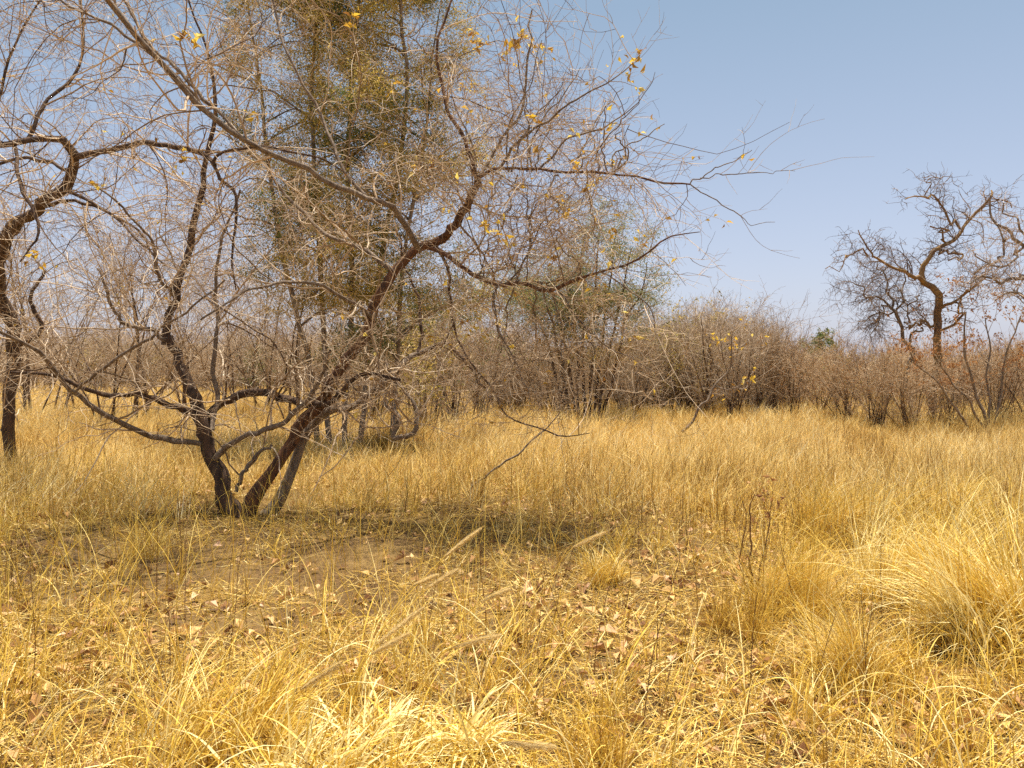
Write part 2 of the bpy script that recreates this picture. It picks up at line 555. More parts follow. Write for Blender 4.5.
# ---------------------------------------------------------------- main tree
def tree_parts(root, origin, stems, mat_stem, seeds, spec, twig_mats, leafspec=None, tropz=0.0, limb_name='limb', clip=None):
    """stems: list of (name, P, R). spec: list of levels (per_m,tmin,tmax,ang,lmin,lmax,rf,up,nseg,wig,trop,sides,minr)"""
    rng = np.random.default_rng(seeds)
    for name, P, R in stems:
        o = Tubes().add(P, R, 10).build(name, mat_stem[name] if isinstance(mat_stem, dict) else mat_stem, root, origin)
    n = max(len(P) for _, P, _ in stems)
    SP_ = np.stack([resample(P, n) for _, P, _ in stems])
    SR_ = np.stack([np.interp(np.linspace(0, 1, n), np.linspace(0, 1, len(R)), R) for _, _, R in stems])
    levels = []
    P, R = SP_, SR_
    for k, s in enumerate(spec):
        S, D, L, r = spawn(rng, P, R, s['per_m'], s['t'][0], s['t'][1], s['ang'], s['len'][0], s['len'][1], s['rf'], s.get('up', 0))
        r = np.clip(r, s['rmin'], s['rmax'])
        if clip is not None and len(S):
            keep = clip(S + D * L[:, None] * 0.8)
            S, D, L, r = S[keep], D[keep], L[keep], r[keep]
        Pn, Rn = grow(rng, S, D, L, r, s['nseg'], s['wig'], s.get('trop', (0, 0, 0)), endr=s.get('endr', 0.35))
        levels.append((Pn, Rn, s))
        P, R = Pn, Rn
    return levels


root_xy = ground_at(246, 517)
TR0 = np.array([root_xy[0], root_xy[1], float(gz(*root_xy))])
DM = root_xy[1]
d = DM
main_specs = [
    ('trunk', [(243, 528, d, 15), (232, 505, d, 13), (220, 480, d, 12), (208, 445, d, 10.5), (197, 405, d, 9), (186, 372, d + .05, 8), (172, 345, d + .1, 7), (163, 336, d + .1, 7)]),
    ('trunk', [(248, 528, d, 14), (252, 500, d, 13.5), (268, 474, d, 12), (292, 445, d, 12), (303, 420, d - .02, 12), (322, 396, d - .05, 12), (345, 362, d - .1, 11), (366, 336, d - .15, 11), (373, 305, d - .2, 11), (392, 272, d - .25, 10.5), (413, 252, d - .3, 9.5), (440, 240, d - .35, 7)]),
    ('trunk', [(262, 524, d + .1, 8), (280, 500, d + .15, 10), (292, 470, d + .2, 10), (303, 440, d + .2, 9), (325, 412, d + .25, 9), (352, 408, d + .3, 7), (372, 393, d + .35, 7), (392, 372, d + .4, 6), (418, 352, d + .5, 5.5), (440, 345, d + .5, 4)]),
    # limbs
    ('limb', [(166, 345, d + .1, 6), (168, 318, d + .1, 6), (176, 288, d + .15, 5.5), (188, 250, d + .25, 5), (199, 205, d + .3, 4.5), (207, 160, d + .3, 3.6), (215, 110, d + .3, 2.8), (210, 60, d + .2, 2), (190, 10, d + .1, 1.4), (185, -30, d, 1)]),
    ('limb', [(203, 432, d, 5), (188, 412, d - .1, 5), (165, 401, d - .3, 4.5), (140, 394, d - .5, 4), (115, 396, d - .7, 3.5), (85, 390, d - .9, 3), (50, 375, d - 1.1, 2.5), (10, 372, d - 1.3, 2)]),
    ('limb', [(208, 444, d, 4), (170, 438, d - .2, 4.5), (135, 428, d - .5, 4), (105, 412, d - .8, 3.8), (72, 388, d - 1.1, 3.5), (38, 352, d - 1.5, 3), (0, 332, d - 1.8, 2.6), (-40, 315, d - 2.1, 2)]),
    ('limb', [(210, 452, d, 6), (205, 425, d + .15, 6), (216, 408, d + .25, 6), (240, 394, d + .3, 6), (262, 391, d + .25, 6), (285, 398, d + .15, 6), (305, 405, d, 5.5), (335, 398, d - .2, 4), (362, 375, d - .3, 3), (400, 380, d - .5, 2.2)]),
    ('limb', [(214, 460, d, 5), (228, 446, d - .1, 4.5), (250, 434, d - .15, 4), (275, 426, d - .15, 3.8), (295, 413, d - .15, 3.5), (318, 385, d - .3, 2.8), (330, 350, d - .5, 2)]),
    ('limb', [(212, 430, d, 3.5), (214, 400, d + .2, 4), (214, 370, d + .25, 3.5), (218, 330, d + .3, 3), (216, 290, d + .4, 2.6), (222, 240, d + .4, 2), (240, 190, d + .4, 1.5)]),
    ('limb', [(236, 492, d - .05, 3), (245, 470, d - .1, 3), (258, 452, d - .15, 2.6), (272, 444, d - .1, 2)]),
    # up from the red bend
    ('limb', [(436, 242, d - .35, 7), (452, 232, d - .4, 6.5), (462, 214, d - .45, 6), (470, 196, d - .45, 5.5), (478, 178, d - .5, 5)]),
    ('limb', [(477, 180, d - .5, 4.5), (468, 155, d - .5, 4), (458, 128, d - .45, 3.6), (446, 108, d - .4, 3.2), (440, 80, d - .35, 2.8), (438, 40, d - .3, 2.4), (452, 5, d - .2, 2), (470, -40, d, 1.4)]),
    ('limb', [(478, 178, d - .5, 3.5), (492, 170, d - .6, 3), (520, 167, d - .7, 2.6), (560, 170, d - .8, 2.5), (600, 172, d - .9, 2.3), (640, 179, d - 1, 2), (665, 184, d - 1.05, 1.8), (690, 184, d - 1.1, 1.5)]),
    ('limb', [(690, 184, d - 1.1, 1.2), (710, 172, d - 1.15, 1), (735, 160, d - 1.2, .8), (752, 150, d - 1.25, .5)]),
    ('limb', [(690, 184, d - 1.1, 1.2), (712, 197, d - 1.1, 1), (735, 212, d - 1.15, .9), (752, 225, d - 1.2, .6), (775, 222, d - 1.2, .4)]),
    ('limb', [(700, 178, d - 1.1, 1), (730, 173, d - 1.2, .9), (760, 174, d - 1.25, .7), (795, 171, d - 1.3, .4)]),
    # lower right limb
    ('limb', [(425, 246, d - .3, 5), (448, 256, d - .5, 4.5), (465, 270, d - .6, 4), (490, 283, d - .75, 4), (520, 284, d - .9, 3.6), (545, 291, d - 1, 3.4), (572, 282, d - 1.1, 3), (600, 272, d - 1.2, 2.6), (630, 262, d - 1.3, 2), (665, 240, d - 1.35, 1.4), (700, 232, d - 1.4, .8)]),
    ('limb', [(600, 272, d - 1.2, 1.6), (625, 288, d - 1.3, 1.4), (650, 310, d - 1.35, 1.2), (656, 335, d - 1.4, .9)]),
    ('limb', [(556, 286, d - 1.05, 1.8), (575, 312, d - 1.15, 1.7), (595, 335, d - 1.2, 1.5), (612, 350, d - 1.25, 1.3), (632, 357, d - 1.3, 1), (655, 372, d - 1.3, .7)]),
    ('limb', [(588, 325, d - 1.2, 1), (592, 350, d - 1.2, 1), (592, 378, d - 1.2, .9), (602, 400, d - 1.2, .6)]),
    # dark hanging branch behind
    ('limb', [(436, 246, d - .2, 3), (448, 268, d - .1, 3), (453, 300, d, 2.8), (452, 325, d + .1, 2.5), (462, 350, d + .1, 2), (490, 385, d, 2), (505, 412, d - .1, 1.8), (530, 425, d - .2, 1.5), (560, 436, d - .3, 1.2), (590, 433, d - .3, .8)]),
    ('limb', [(430, 348, d + .5, 3.5), (448, 345, d + .4, 3), (465, 360, d + .3, 2.6), (480, 380, d + .2, 2.4), (492, 400, d, 2)]),
    ('limb', [(418, 352, d + .5, 3), (420, 320, d + .6, 2.8), (416, 290, d + .6, 2.4), (402, 262, d + .6, 2), (396, 230, d + .5, 1.6)]),
    ('limb', [(386, 400, d + .2, 3.6), (398, 418, d + .1, 3.8), (392, 436, d, 4), (405, 436, d - .05, 4), (418, 424, d - .05, 3.8), (414, 405, d, 3.2), (398, 382, d + .1, 2.6), (385, 360, d + .2, 2)]),
    # long limb over to the upper left, coming nearer
    ('limb', [(420, 250, d - .3, 6), (405, 222, d - .6, 5.5), (375, 200, d - .9, 5), (335, 184, d - 1.2, 4.6), (295, 163, d - 1.4, 4.6), (250, 142, d - 1.7, 4.8), (208, 112, d - 2.0, 5), (160, 66, d - 2.3, 5), (128, 28, d - 2.5, 5), (104, -4, d - 2.7, 5), (80, -50, d - 2.9, 4)]),
    ('limb', [(208, 112, d - 2.0, 2), (180, 78, d - 2.1, 2.6), (145, 50, d - 2.1, 2.5), (110, 25, d - 2.1, 2.2), (70, 5, d - 2.1, 2), (40, -20, d - 2.1, 1.5)]),
    ('limb', [(240, 136, d - 1.6, 2), (215, 110, d - 1.5, 3), (178, 70, d - 1.4, 2.8), (150, 48, d - 1.3, 2.4), (128, 10, d - 1.2, 2), (110, -30, d - 1.2, 1.4)]),
    ('limb', [(366, 196, d - .95, 3), (340, 160, d - .8, 2.6), (320, 115, d - .6, 2.3), (290, 60, d - .5, 2), (275, 10, d - .4, 1.6), (268, -40, d - .4, 1.2)]),
    ('limb', [(478, 180, d - .5, 3), (495, 150, d - .3, 2.4), (520, 110, d - .2, 2), (528, 60, d - .1, 1.6), (532, 10, d, 1.1)]),
    ('limb', [(500, 168, d - .6, 2.4), (520, 140, d - .8, 2), (560, 110, d - 1, 1.6), (605, 85, d - 1.1, 1.1), (640, 55, d - 1.2, .6)]),
    ('limb', [(540, 168, d - .7, 1.8), (565, 140, d - .8, 1.5), (600, 128, d - .9, 1.2), (635, 105, d - 1, .8), (655, 72, d - 1, .4)]),
    ('limb', [(374, 318, d - .2, 3.5), (350, 300, d - .5, 3), (320, 285, d - .8, 2.6), (280, 282, d - 1.1, 2.2), (240, 295, d - 1.4, 1.8), (200, 320, d - 1.6, 1.4)]),
    ('limb', [(168, 340, d + .1, 3.6), (150, 330, d, 3.4), (128, 325, d - .1, 3), (112, 305, d - .2, 2.6), (104, 282, d - .3, 2.2), (98, 268, d - .3, 1.8)]),
    ('limb', [(176, 300, d + .1, 2.6), (158, 275, d - .2, 2.4), (150, 240, d - .4, 2), (120, 205, d - .7, 1.7), (90, 180, d - .9, 1.3)]),
    ('limb', [(392, 270, d - .25, 4), (362, 250, d - .2, 3.5), (330, 235, d, 3), (290, 200, d + .2, 2.4), (262, 160, d + .3, 2)]),
    # nearly bare grey boughs sweeping across in front, left
    ('limb', [(75, 392, d - 1.1, 2.2), (100, 368, d - 1.3, 2.2), (130, 348, d - 1.5, 2.2), (160, 330, d - 1.6, 2), (195, 305, d - 1.7, 1.6), (225, 280, d - 1.8, 1.1)]),
]
rx = np.random.default_rng(4242)
for k in range(30):
    if k < 12:      # shoots rising from the long right-hand bough
        px = rx.uniform(490, 640); py = 172; dd = d - .6 - (px - 490) * .0025
        ln = rx.uniform(60, 150) * (1 - (px - 490) / 260); sx = rx.uniform(-20, 55); sy = -1
    elif k < 16:    # hanging from it
        px = rx.uniform(490, 650); py = 175; dd = d - .6 - (px - 490) * .0025
        ln = rx.uniform(40, 100); sx = rx.uniform(-30, 60); sy = 1
    elif k < 28:    # up and down from the lower bough
        px = rx.uniform(470, 620); py = 282; dd = d - .7 - (px - 470) * .004
        ln = rx.uniform(50, 120); sx = rx.uniform(-30, 60); sy = -1 if k % 2 else 1
    else:           # up from the bend
        px = rx.uniform(400, 470); py = 240 - (px - 400) * .3; dd = d - .35
        ln = rx.uniform(90, 200); sx = rx.uniform(-60, 40); sy = -1
    dz = rx.uniform(-.7, .7)
    main_specs.append(('limb', [(px, py, dd, 1.3), (px + sx * .2 + rx.uniform(-12, 12), py + sy * ln * .35, dd + dz * .3, 1.15), (px + sx * .6, py + sy * ln * .7 + rx.uniform(-8, 8), dd + dz * .7, .9), (px + sx, py + sy * ln, dd + dz, .5)]))
stems = []
for k, (nm, sp) in enumerate(main_specs):
    P, R = limb(sp, 26, k, 0.18 if nm == 'trunk' else 0.3, (0.62, 0.47, 0.5)[k] if nm == 'trunk' else 0.56 if k == 24 else 0.55 if 11 <= k <= 22 else 0.66)
    if nm == 'trunk': R = R * np.interp(np.arange(26), [0, 1, 3, 5], [1.7, 1.45, 1.12, 1.0])
    stems.append((nm, P, R))
tree = empty('bare_tree', tuple(TR0), 'large leafless multi-stemmed tree with red-brown bark arching over the dry grass left of centre', 'tree')
limb_mats = {}
for k, (nm, P, R) in enumerate(stems):
    if nm == 'trunk':
        mt = M['bark_red'] if k == 1 else M['bark_grey'] if k == 2 else M['bark_dark']
    else:
        mt = M['bark_red'] if 10 <= k <= 12 or k == 16 else (M['bark_grey'] if k in (5, 17, 18, 19, 23, 24, 35) else M['bark_dark'] if k in (3, 4, 6, 20, 21, 22) else M['bark_grey'])
    Tubes().add(P, R, 10 if R.max() > 0.03 else 7).build(nm, mt, tree, TR0)

SPn = np.stack([P for n_, P, R in stems[3:]])
SRn = np.stack([R for n_, P, R in stems[3:]])


def in_frame_clip(Q):
    """keeps the crown out of the open sky right of the tree (its real outline)"""
    y = np.maximum(Q[:, 1], 0.5)
    px = 512 + Q[:, 0] / y * F_PX
    py = HORIZON_Y - (Q[:, 2] - EYE) / y * F_PX
    lim = np.where(py < 60, 575, np.where(py < 200, 575 + (py - 60) * 0.9, 700))
    ok = (px < lim + 40 * np.random.default_rng(3).normal(size=len(px)))
    return ok & (py < 455) & (Q[:, 1] > 2.6) & (Q[:, 2] > 0.75)


def crown(rng, P0, R0, specs, clip=None):
    out = []
    P, R = P0, R0
    for s in specs:
        S, D, L, r = spawn(rng, P, R, s[0], s[1][0], s[1][1], s[2], s[3][0], s[3][1], s[4], s[5])
        if clip is not None and len(S):
            kp = clip(S + D * L[:, None] * 0.8)
            S, D, L, r = S[kp], D[kp], L[kp], r[kp]
        r = np.clip(r, s[9], s[10])
        Pn, Rn = grow(rng, S, D, L, r, s[6], s[7], s[8], endr=0.4)
        out.append((Pn, Rn))
        P, R = Pn, Rn
    return out


rng = np.random.default_rng(11)
#        per_m, trange, angle, len, rf, up, nseg, wig, trop, rmin, rmax
cr = crown(rng, SPn, SRn, [
    (5.6, (0.08, 1.0), (35, 85), (0.5, 1.9), 0.5, 0.08, 10, 0.19, (0, 0, 0.00), 0.0042, 0.012),
    (9.0, (0.10, 1.0), (35, 80), (0.25, 0.95), 0.6, 0.0, 8, 0.25, (0, 0, -0.01), 0.0030, 0.0055),
    (6.5, (0.12, 1.0), (35, 80), (0.10, 0.42), 0.65, 0.0, 5, 0.26, (0, 0, -0.03), 0.0020, 0.003),
    (5.0, (0.2, 1.0), (35, 70), (0.04, 0.16), 0.8, 0.0, 2, 0.12, (0, 0, 0), 0.0015, 0.002),
], in_frame_clip)
print('main crown', [len(c[0]) for c in cr])
# the open branch reaching right
tb = Tubes()
for (P, R), s in zip(cr, (5, 4, 3, 3)):
    tb.add(P, R, s, rng.random(len(P)))
# a few sprays on the bare bough ends in the open sky
SPr = np.stack([stems[i][1] for i in (12, 13, 14, 15, 16, 29, 30)])
SRr = np.stack([stems[i][2] for i in (12, 13, 14, 15, 16, 29, 30)])
rr = np.random.default_rng(5)
cs = crown(rr, SPr, SRr, [
    (6.5, (0.2, 1.0), (35, 75), (0.2, 0.85), 0.6, 0.1, 8, 0.12, (0.02, 0, 0), 0.0028, 0.0045),
    (6.0, (0.15, 1.0), (35, 70), (0.1, 0.35), 0.7, 0.0, 5, 0.12, (0, 0, 0), 0.0022, 0.003),
    (4.0, (0.2, 1.0), (35, 70), (0.05, 0.15), 0.8, 0.0, 3, 0.12, (0, 0, 0), 0.0017, 0.0023)])
for (P, R) in cs:
    tb.add(P, R, 3, rr.random(len(P)))
tb.build('crown', M['twig'], tree, TR0, smooth=False)

# yellow leaves still on the tree: sparse, in small bunches
lr = np.random.default_rng(21)
spots = [(372, 20, 5), (480, 45, 12), (500, 40, 8), (520, 55, 10), (535, 50, 7), (466, 90, 6), (530, 25, 5), (540, 52, 5), (638, 72, 9), (636, 84, 5), (659, 122, 5), (703, 152, 1), (753, 163, 1), (742, 236, 2),
         (190, 40, 5), (192, 48, 4), (478, 222, 12), (455, 220, 4), (412, 165, 3), (413, 173, 3), (381, 85, 3), (415, 113, 1), (560, 205, 6), (570, 212, 6), (558, 200, 3), (590, 185, 4), (600, 180, 3), (602, 133, 2), (616, 118, 1), (610, 160, 3), (553, 158, 2),
         (620, 235, 4), (636, 240, 3), (600, 282, 3), (495, 322, 4), (480, 337, 6), (470, 331, 4), (592, 340, 1), (636, 366, 1), (575, 165, 3), (528, 120, 2), (188, 155, 4), (183, 168, 3), (90, 190, 3), (30, 260, 4), (120, 295, 3), (270, 108, 2), (430, 160, 2), (552, 260, 3), (520, 190, 3)]
tgt = np.concatenate([c[0].reshape(-1, 3) for c in (cr[1], cr[2], cs[0], cs[1])])
tp = 512 + tgt[:, 0] / tgt[:, 1] * F_PX
tq = HORIZON_Y - (tgt[:, 2] - EYE) / tgt[:, 1] * F_PX
lp = []
for px, py, n in spots:
    dd = (tp - px) ** 2 + (tq - py) ** 2
    j = np.argsort(dd)[:60]
    c0 = tgt[j[lr.integers(0, 4)]]
    near_pts = tgt[np.argsort(((tgt - c0) ** 2).sum(1))[:n * 3]]
    sel = near_pts[lr.choice(len(near_pts), n, replace=False)]
    lp.append(sel); lp.append(sel + lr.normal(size=sel.shape) * 0.03)
extra = tgt[lr.choice(len(tgt), 330, replace=False)]
extra = extra[(extra[:, 0] / extra[:, 1] * F_PX + 512) > 330]
lp.append(extra)
Vl, Fl, Rl = leaf_arrays(lr, np.concatenate(lp), 0.066, flat=0.2, hang=0.35, wid=0.5)
mesh_np('leaves', Vl - TR0, Fl, M['leaf_yellow'], Rl, False, tree)


# ---------------------------------------------------------------- other hand drawn trees
def drawn_tree(name, label, base_px, dist, specs, seed, crown_spec, bark, twigm, leaf=None, clip=None, cat='tree', group=None, spawn_from=0, sides=8, rs=0.6, kf=1.0, skip=()):
    x, y = (base_px[0] - 512) / F_PX * dist, dist
    O = np.array([x, y, float(gz(x, y))])
    root = empty(name, tuple(O), label, cat, group)
    st = []
    for k, (nm, sp) in enumerate(specs):
        P, R = limb(sp, 18, seed + k, 0.3, rs, kf)
        st.append((nm, P, R))
        Tubes().add(P, R, sides).build(nm, bark, root, O)
    r = np.random.default_rng(seed)
    use = [q for i_, q in enumerate(st) if i_ >= spawn_from and i_ not in skip]
    c = crown(r, np.stack([q[1] for q in use]), np.stack([q[2] for q in use]), crown_spec, clip)
    t = Tubes()
    for i, (P, R) in enumerate(c):
        if len(P): t.add(P, R, 3 if i else 4, r.random(len(P)))
    t.build('crown', twigm, root, O, smooth=False)
    if leaf:
        pts = np.concatenate([q[0].reshape(-1, 3) for q in c[leaf.get('lv', -2):]])
        for part, n, size, m, sel in leaf['sets']:
            p = pts
            if sel is not None: p = p[sel(p)]
            if leaf.get('clump'):
                cn, cr_ = leaf['clump']
                cc_ = p[r.choice(len(p), n // cn)]
                p = np.repeat(cc_, cn, 0) + r.normal(size=(len(cc_) * cn, 3)) * np.array([cr_, cr_, cr_ * 0.45])
            else:
                p = p[r.choice(len(p), n, replace=len(p) < n)] + r.normal(size=(n, 3)) * leaf.get('jit', 0.03)
            V, Fq, rn = leaf_arrays(r, p, size, flat=0.1, hang=leaf.get('hang', 0.1), wid=leaf.get('wid', 0.45))
            mesh_np(part, V - O, Fq, m, rn, False, root)
    return root


# left tree with the lit curved bough
D2 = 11.5
specs2 = [
    ('trunk', [(14, 476, D2, 9), (12, 450, D2, 8.5), (10, 410, D2, 8), (14, 370, D2, 8), (12, 335, D2 - .1, 9), (6, 300, D2 - .3, 9), (0, 265, D2 - .6, 8.5), (4, 238, D2 - .9, 8), (18, 222, D2 - 1.2, 7.5)]),
    ('limb', [(4, 240, D2 - .9, 7), (22, 220, D2 - 1.3, 7), (45, 200, D2 - 1.7, 7), (62, 186, D2 - 2, 7), (72, 170, D2 - 2.2, 6.5), (76, 153, D2 - 2.4, 6), (62, 142, D2 - 2.6, 5), (42, 138, D2 - 2.8, 4.6), (18, 142, D2 - 3, 4.3), (-15, 147, D2 - 3.2, 4)]),
    ('limb', [(78, 156, D2 - 2.4, 4.5), (98, 154, D2 - 2.6, 4), (120, 148, D2 - 2.8, 3.8), (150, 144, D2 - 3, 3.7), (180, 147, D2 - 3.2, 3.5), (205, 156, D2 - 3.4, 3.2), (215, 166, D2 - 3.5, 3)]),
    ('limb', [(212, 164, D2 - 3.5, 2.4), (224, 152, D2 - 3.5, 2.2), (245, 148, D2 - 3.5, 2), (275, 150, D2 - 3.5, 1.7), (320, 160, D2 - 3.5, 1.3), (355, 180, D2 - 3.5, .9)]),
    ('limb', [(214, 166, D2 - 3.5, 2.2), (228, 186, D2 - 3.55, 2.2), (239, 208, D2 - 3.6, 2), (236, 235, D2 - 3.6, 1.8), (232, 265, D2 - 3.65, 1.5), (236, 290, D2 - 3.7, 1)]),
    ('limb', [(14, 144, D2 - 3, 2.4), (18, 170, D2 - 3.2, 2.6), (24, 192, D2 - 3.3, 2.6), (34, 212, D2 - 3.4, 2.2), (36, 240, D2 - 3.5, 1.6), (20, 262, D2 - 3.6, 1.2)]),
    ('limb', [(66, 170, D2 - 2, 2.6), (45, 160, D2 - 1.8, 2.4), (15, 159, D2 - 1.6, 2.2), (-20, 165, D2 - 1.5, 2)]),
    ('limb', [(10, 350, D2, 4), (30, 340, D2 + .2, 3.5), (40, 325, D2 + .3, 3), (30, 300, D2 + .3, 2.5), (45, 270, D2 + .4, 2)]),
    ('limb', [(28, 140, D2 - 2.9, 3), (45, 110, D2 - 2.7, 2.6), (70, 82, D2 - 2.5, 2.2), (84, 50, D2 - 2.4, 1.8), (80, 0, D2 - 2.3, 1.3), (70, -40, D2 - 2.3, 1)]),
    ('limb', [(0, 262, D2 - .6, 3.6), (-20, 200, D2 - .4, 3), (-10, 130, D2 - .2, 2.2), (10, 60, D2, 1.6), (40, 0, D2, 1.1)]),
    ('limb', [(35, 208, D2 - 1.5, 3), (75, 200, D2 - 1.6, 2.4), (110, 215, D2 - 1.8, 2), (150, 250, D2 - 2, 1.6)]),
    ('limb', [(60, 188, D2 - 2, 2.4), (100, 205, D2 - 2.2, 2), (140, 235, D2 - 2.4, 1.6), (165, 265, D2 - 2.6, 1.1)]),
]
left_clip = lambda Q: (Q[:, 1] > 3.5) & (Q[:, 2] > 0.8) & (Q[:, 0] / Q[:, 1] * F_PX + 512 < 330) & (Q[:, 0] / Q[:, 1] * F_PX + 512 > -60)
drawn_tree('bare_tree', 'bare tree at the left edge whose thick bough curls back over itself', (14, 476), D2, specs2, 40, [
    (7.0, (0.1, 1), (35, 80), (0.5, 1.8), 0.5, 0.1, 9, 0.16, (0, 0, 0), 0.0042, 0.011),
    (6.5, (0.1, 1), (35, 80), (0.25, 0.8), 0.6, 0.0, 7, 0.24, (0, 0, 0), 0.003, 0.005),
    (5.5, (0.15, 1), (35, 80), (0.1, 0.4), 0.7, 0.0, 4, 0.16, (0, 0, 0), 0.0022, 0.003),
    (3.5, (0.2, 1), (35, 70), (0.05, 0.16), 0.8, 0.0, 2, 0.1, (0, 0, 0), 0.0013, 0.0018)],
    M['bark_dark'], M['twig'], clip=left_clip, rs=0.72,
    leaf=dict(lv=-3, jit=0.02, hang=0.4, sets=[('leaves', 160, 0.06, M['leaf_yellow'], lambda p: p[:, 2] > 1.6)]))

# tall feathery tree behind the main tree
D3 = 14.5
t3 = []
for (bx, tops) in ((330, [(322, 300), (318, 200), (312, 100), (318, 0), (322, -120)]), (345, [(350, 290), (347, 180), (352, 90), (358, 0), (365, -110)]),
                   (392, [(394, 380), (400, 300), (412, 220), (425, 140), (432, 70), (440, 10)]), (318, [(300, 330), (282, 250), (268, 170), (262, 90), (250, 30), (242, -40)]),
                   (360, [(380, 260), (398, 170), (405, 80), (400, 0), (410, -90)])):
    sp = [(bx, 445, D3, 7)] + [(a, b, D3 + 0.3 * math.sin(i + bx), 6.5 - i * 1.0) for i, (a, b) in enumerate(tops)]
    t3.append(('trunk', sp))
rj = np.random.default_rng(77)
for k in range(75):
    src = t3[rj.integers(0, 5)][1]
    i = rj.integers(1, len(src) - 1)
    a, b, dd_, r_ = src[i]
    f_ = rj.random()
    a += (src[i + 1][0] - a) * f_; b += (src[i + 1][1] - b) * f_
    sx = (-1 if rj.random() < 0.5 else 1)
    ln = rj.uniform(40, 120) * (1.0 if b > 40 else 1.2)
    dz_ = rj.uniform(-1.5, 1.5)
    t3.append(('limb', [(a, b, dd_, r_ * .5), (a + sx * ln * .35, b - ln * .25, dd_ + dz_ * .4, r_ * .4), (a + sx * ln * .75, b - ln * .35 + rj.uniform(-12, 12), dd_ + dz_ * .8, r_ * .28), (a + sx * ln, b - ln * .4 + rj.uniform(-10, 25), dd_ + dz_, .6)]))


def clip3(Q):
    px = Q[:, 0] / Q[:, 1] * F_PX + 512
    py = HORIZON_Y - (Q[:, 2] - EYE) / Q[:, 1] * F_PX
    return (px > 225) & (px < 470 + 60 * np.clip(py / 250, 0, 1)) & (Q[:, 2] > 1.3)


drawn_tree('feathery_tree', 'tall slender tree with fine golden olive foliage rising behind the large bare tree', (345, 445), D3, t3, 60, [
    (4.4, (0.12, 1), (30, 75), (0.4, 1.3), 0.5, 0.1, 6, 0.16, (0, 0, 0.02), 0.006, 0.012),
    (6.5, (0.15, 1), (30, 75), (0.2, 0.7), 0.6, 0.05, 5, 0.18, (0, 0, 0), 0.0045, 0.007),
    (7.0, (0.2, 1), (30, 75), (0.1, 0.35), 0.7, 0.0, 3, 0.18, (0, 0, 0), 0.0035, 0.0045)],
    M['bark_grey'], M['twig_gold'], clip=clip3, rs=0.4,
    leaf=dict(lv=-2, clump=(30, 0.13), wid=0.28, sets=[('foliage', 165000, 0.05, M['leaf_olive'], lambda p: p[:, 2] > 2.6),
                                               ('green_foliage', 45000, 0.055, M['leaf_green'], lambda p: (vnoise(p[:, 0] + 40, p[:, 2] + 10, 0.8, 7) > 0.66) | ((p[:, 2] < 3.6) & (p[:, 0] > -2.2) & (vnoise(p[:, 0] + 4, p[:, 2] + 1, 0.6, 17) > 0.5)))]))

# dense green-grey tree right of the main tree
D4 = 21.0
t4 = []
rj = np.random.default_rng(78)
for k in range(9):
    tx = 520 + k * 15.5
    topy = 215 + abs(k - 5.2) * 13 + rj.uniform(-8, 12)
    bx = 585 + (k - 4) * 4
    dz_ = rj.uniform(-1.5, 1.5)
    t4.append(('trunk' if k in (2, 4, 6) else 'limb', [(bx, 425, D4, 4 if k % 2 == 0 else 3), (bx + (tx - bx) * .25, 380, D4 + dz_ * .2, 3), (bx + (tx - bx) * .6, 320, D4 + dz_ * .6, 2.2), (tx, topy + 25, D4 + dz_, 1.3), (tx + 3, topy, D4 + dz_, .8)]))
for k in range(16):
    src = t4[k % 9][1]
    a, b, dd_, r_ = src[2]
    sx = -1 if k % 2 else 1
    ln = rj.uniform(20, 48)
    t4.append(('limb', [(a, b, dd_, 1.5), (a + sx * ln * .5, b - ln * .4, dd_ + rj.uniform(-.8, .8), 1.1), (a + sx * ln, b - ln * .5, dd_ + rj.uniform(-1, 1), .6)]))


def clip4(Q):
    px = Q[:, 0] / Q[:, 1] * F_PX + 512
    return (px > 500) & (px < 668) & (Q[:, 2] > 0.5)


drawn_tree('feathery_tree', 'rounded grey-green tree with feathery leaves at the far edge of the grass', (588, 425), D4, t4, 90, [
    (5, (0.1, 1), (30, 75), (0.4, 1.4), 0.5, 0.15, 6, 0.12, (0, 0, 0.02), 0.006, 0.016),
    (4.5, (0.15, 1), (30, 70), (0.2, 0.6), 0.6, 0.1, 4, 0.12, (0, 0, 0), 0.005, 0.008),
    (4.5, (0.2, 1), (30, 70), (0.1, 0.35), 0.7, 0.0, 3, 0.12, (0, 0, 0), 0.004, 0.006)],
    M['bark_dark'], M['twig'], clip=clip4, sides=6, rs=0.5,
    leaf=dict(lv=-2, clump=(30, 0.17), wid=0.3, sets=[('foliage', 42000, 0.055, M['leaf_grey'], lambda p: p[:, 2] > 2.4), ('yellow_foliage', 16000, 0.055, M['leaf_olive'], lambda p: p[:, 2] > 1.6)]))

